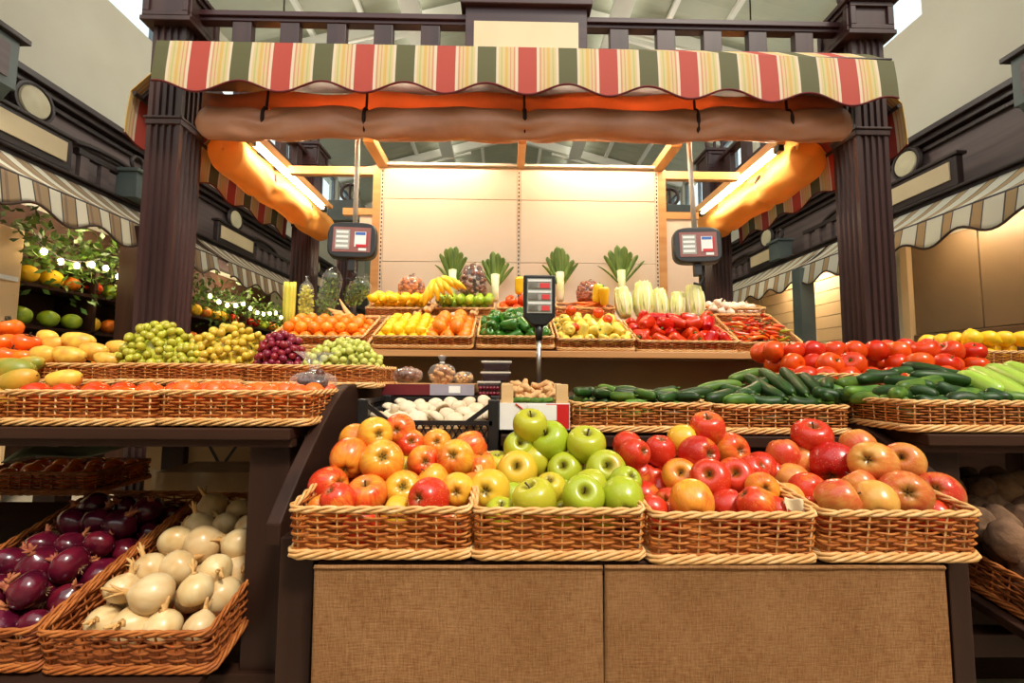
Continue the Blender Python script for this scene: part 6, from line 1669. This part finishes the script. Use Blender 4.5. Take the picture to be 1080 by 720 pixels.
d = MB(); d.tube([(0, 0, .075), (0, 0, .4)], .003, 5); d.build('string', M['black_plastic'], o); tag(o, 'white hanging price card in the left shop', 'card')
# right side: brown closed shopfront and beige shutters
o = empty('closed_stall', (5.05, 4.1, 0))
for k in range(3):
    d = MB(); d.box(0, .06, -1.0 + k*.8, -1.0 + k*.8 + .785, 1.75, 2.85); d.build('panel', M['olive'], o, bevel=.006)
for k in range(9):
    d = MB(); d.box(-.03, .05, -1.0, 1.39, .85 + k*.1, .94 + k*.1); d.build('slat', M['slat'], o, bevel=.01)
d = MB(); d.box(-.05, .06, -1.0, 1.39, 0, .84); d.build('base', M['darkwood_y'], o)
d = MB(); d.box(-.06, .06, 1.39, 1.49, 0, 2.85); d.build('edge_post', M['beige'], o)
tag(o, 'olive brown closed stall with slatted counter on the right', 'stall')
for k, (ya, yb) in enumerate(((6.3, 7.6), (7.65, 8.95), (9.0, 10.6))):
    o = empty('roller_shutter', (5.15, (ya+yb)/2, 0)); L = (yb-ya)/2
    for q in range(14):
        d = MB(); d.box(-.02, .02, -L, L, .0 + q*.2, q*.2 + .192); d.build('slat', M['beige'], o, bevel=.006)
    d = MB(); d.box(-.05, .06, -L, L, 2.8, 3.0); d.build('shutter_box', M['beige'], o)
    tag(o, 'beige closed shutter behind the right awning, %s' % ['nearest', 'middle', 'farthest'][k], 'shutter')
# carved pillars of the next stall behind
for k, (x, w) in enumerate(((-2.0, 'left'), (2.12, 'right'))):
    o = empty('carved_pillar', (x, 5.7, 0)); p = fluted(.2, .15, 3.1).build('shaft', M['maroon'], o)
    d = MB(); d.box(-.13, .13, -.13, .13, 0, .15); d.build('plinth', M['maroon'], o)
    d = MB(); d.box(-.2, .2, -.2, .2, 3.1, 3.36); d.build('capital', M['capital_grey'], o, bevel=.01)
    d = MB(); ring_finial(d, 3.42, .11); d.build('finial', M['maroon'], o, smooth=True)
    tag(o, 'maroon pillar with ring finial of the next stall, behind on the %s' % w, 'pillar')
# things standing in the shade behind the onions
M['greencloth'] = cloth('green tarpaulin', (60, 110, 78), (150, 132, 96), .1, 3, .5)
M['paperbox'] = pm('beige paper panel', (206, 172, 128), (194, 158, 112), .7, scale=3)
o = empty('folded_sheet', W(80, 480, 1.9)); m = MB(); m.grid(lambda u, v: ((u-.5)*.46, (v-.5)*.12 + .02*math.sin(u*4), .05*(u-.4) + .05*v - .05*u*v + .012*math.sin(u*7+v*3)), 20, 8); m.build('sheet', M['greencloth'], o, smooth=True, solid=.004); tag(o, 'folded green and beige sheet on the basket behind the red onions', 'sheet')
o = empty('leaning_board', (W(228, 478, 2.35).x, 2.35, 0)); m = MB(); z1 = W(228, 461, 2.35).z; m.box(-.34, .34, -.01, .01, .05, z1); b_ = m.build('board', M['paperbox'], o)
for xa_, xb_ in ((-.02, .05), (.14, .06)):
    d = MB(); d.obox((xa_ - .02, -.012, z1 - .02), (xb_ - .02, -.012, z1 - .14), .012, .004, up=(0,1,0)); d.build('black_line', M['black_plastic'], b_)
d = MB(); d.obox((.28, -.012, z1 - .16), (.32, -.012, z1 - .02), .01, .004, up=(0,1,0)); d.build('black_line', M['black_plastic'], b_)
tag(o, 'beige board with black lines leaning behind the white onions', 'board')
o = empty('lined_carton', (W(240, 495, 2.05).x, 2.05, 0)); z1 = W(240, 492, 2.05).z
d = MB(); d.box(-.22, .22, -.12, .12, .3, z1); d.build('carton', M['cardboard'], o)
d = MB(); d.grid(lambda u, v: ((u-.5)*.46, -.13 - .01*math.sin(u*14), z1 + .01 - v*.09 + .008*math.sin(u*23)), 30, 6); d.build('film', M['film'], o, smooth=True)
d = MB(); d.box(-.21, .21, -.11, .11, 0, .3); d.build('support', M['darkwood'], o); tag(o, 'cardboard carton with shiny film over its edge behind the white onions', 'carton')

for k, (x, y, L, w) in enumerate(((-4.25, 4.9, .9, 'added to brighten the near left shop'), (-4.25, 7.6, 1.2, 'added to brighten the far left shop'), (4.75, 4.4, 1.0, 'over the closed stall on the right'), (4.8, 7.4, 1.1, 'before the beige shutters on the right'))):  # left shop tubes are added to brighten its dark interior
    o = empty('shop_tube_lamp', (x, y, 2.86)); d = MB(); d.box(-.04, .04, -L/2 - .03, L/2 + .03, .02, .07); d.build('housing', M['white_paint'], o)
    d = MB(); d.tube([(0, -L/2, 0), (0, L/2, 0)], .016, 8); d.build('tube', M['tube'], o, smooth=True); tag(o, 'fluorescent tube under the awning %s' % w, 'lamp')
# ------------------------------------------------------------------ light and render look
wd = bpy.data.worlds.new('overcast sky'); SC.world = wd; wd.use_nodes = True
bg = wd.node_tree.nodes['Background']; bg.inputs[0].default_value = (1.0, .985, .95, 1); bg.inputs[1].default_value = 1.75
sd = bpy.data.lights.new('sun', 'SUN'); sd.energy = 2.9; sd.color = (1, .90, .74); sd.angle = R(9)
so = bpy.data.objects.new('sun', sd); COL.objects.link(so)
so.rotation_euler = Vector((-.42, .60, -.95)).to_track_quat('-Z', 'Y').to_euler()
vs = SC.view_settings; vs.view_transform = 'Standard'; vs.look = 'None'; vs.gamma = 1; vs.use_curve_mapping = False
vs.exposure = 0.1
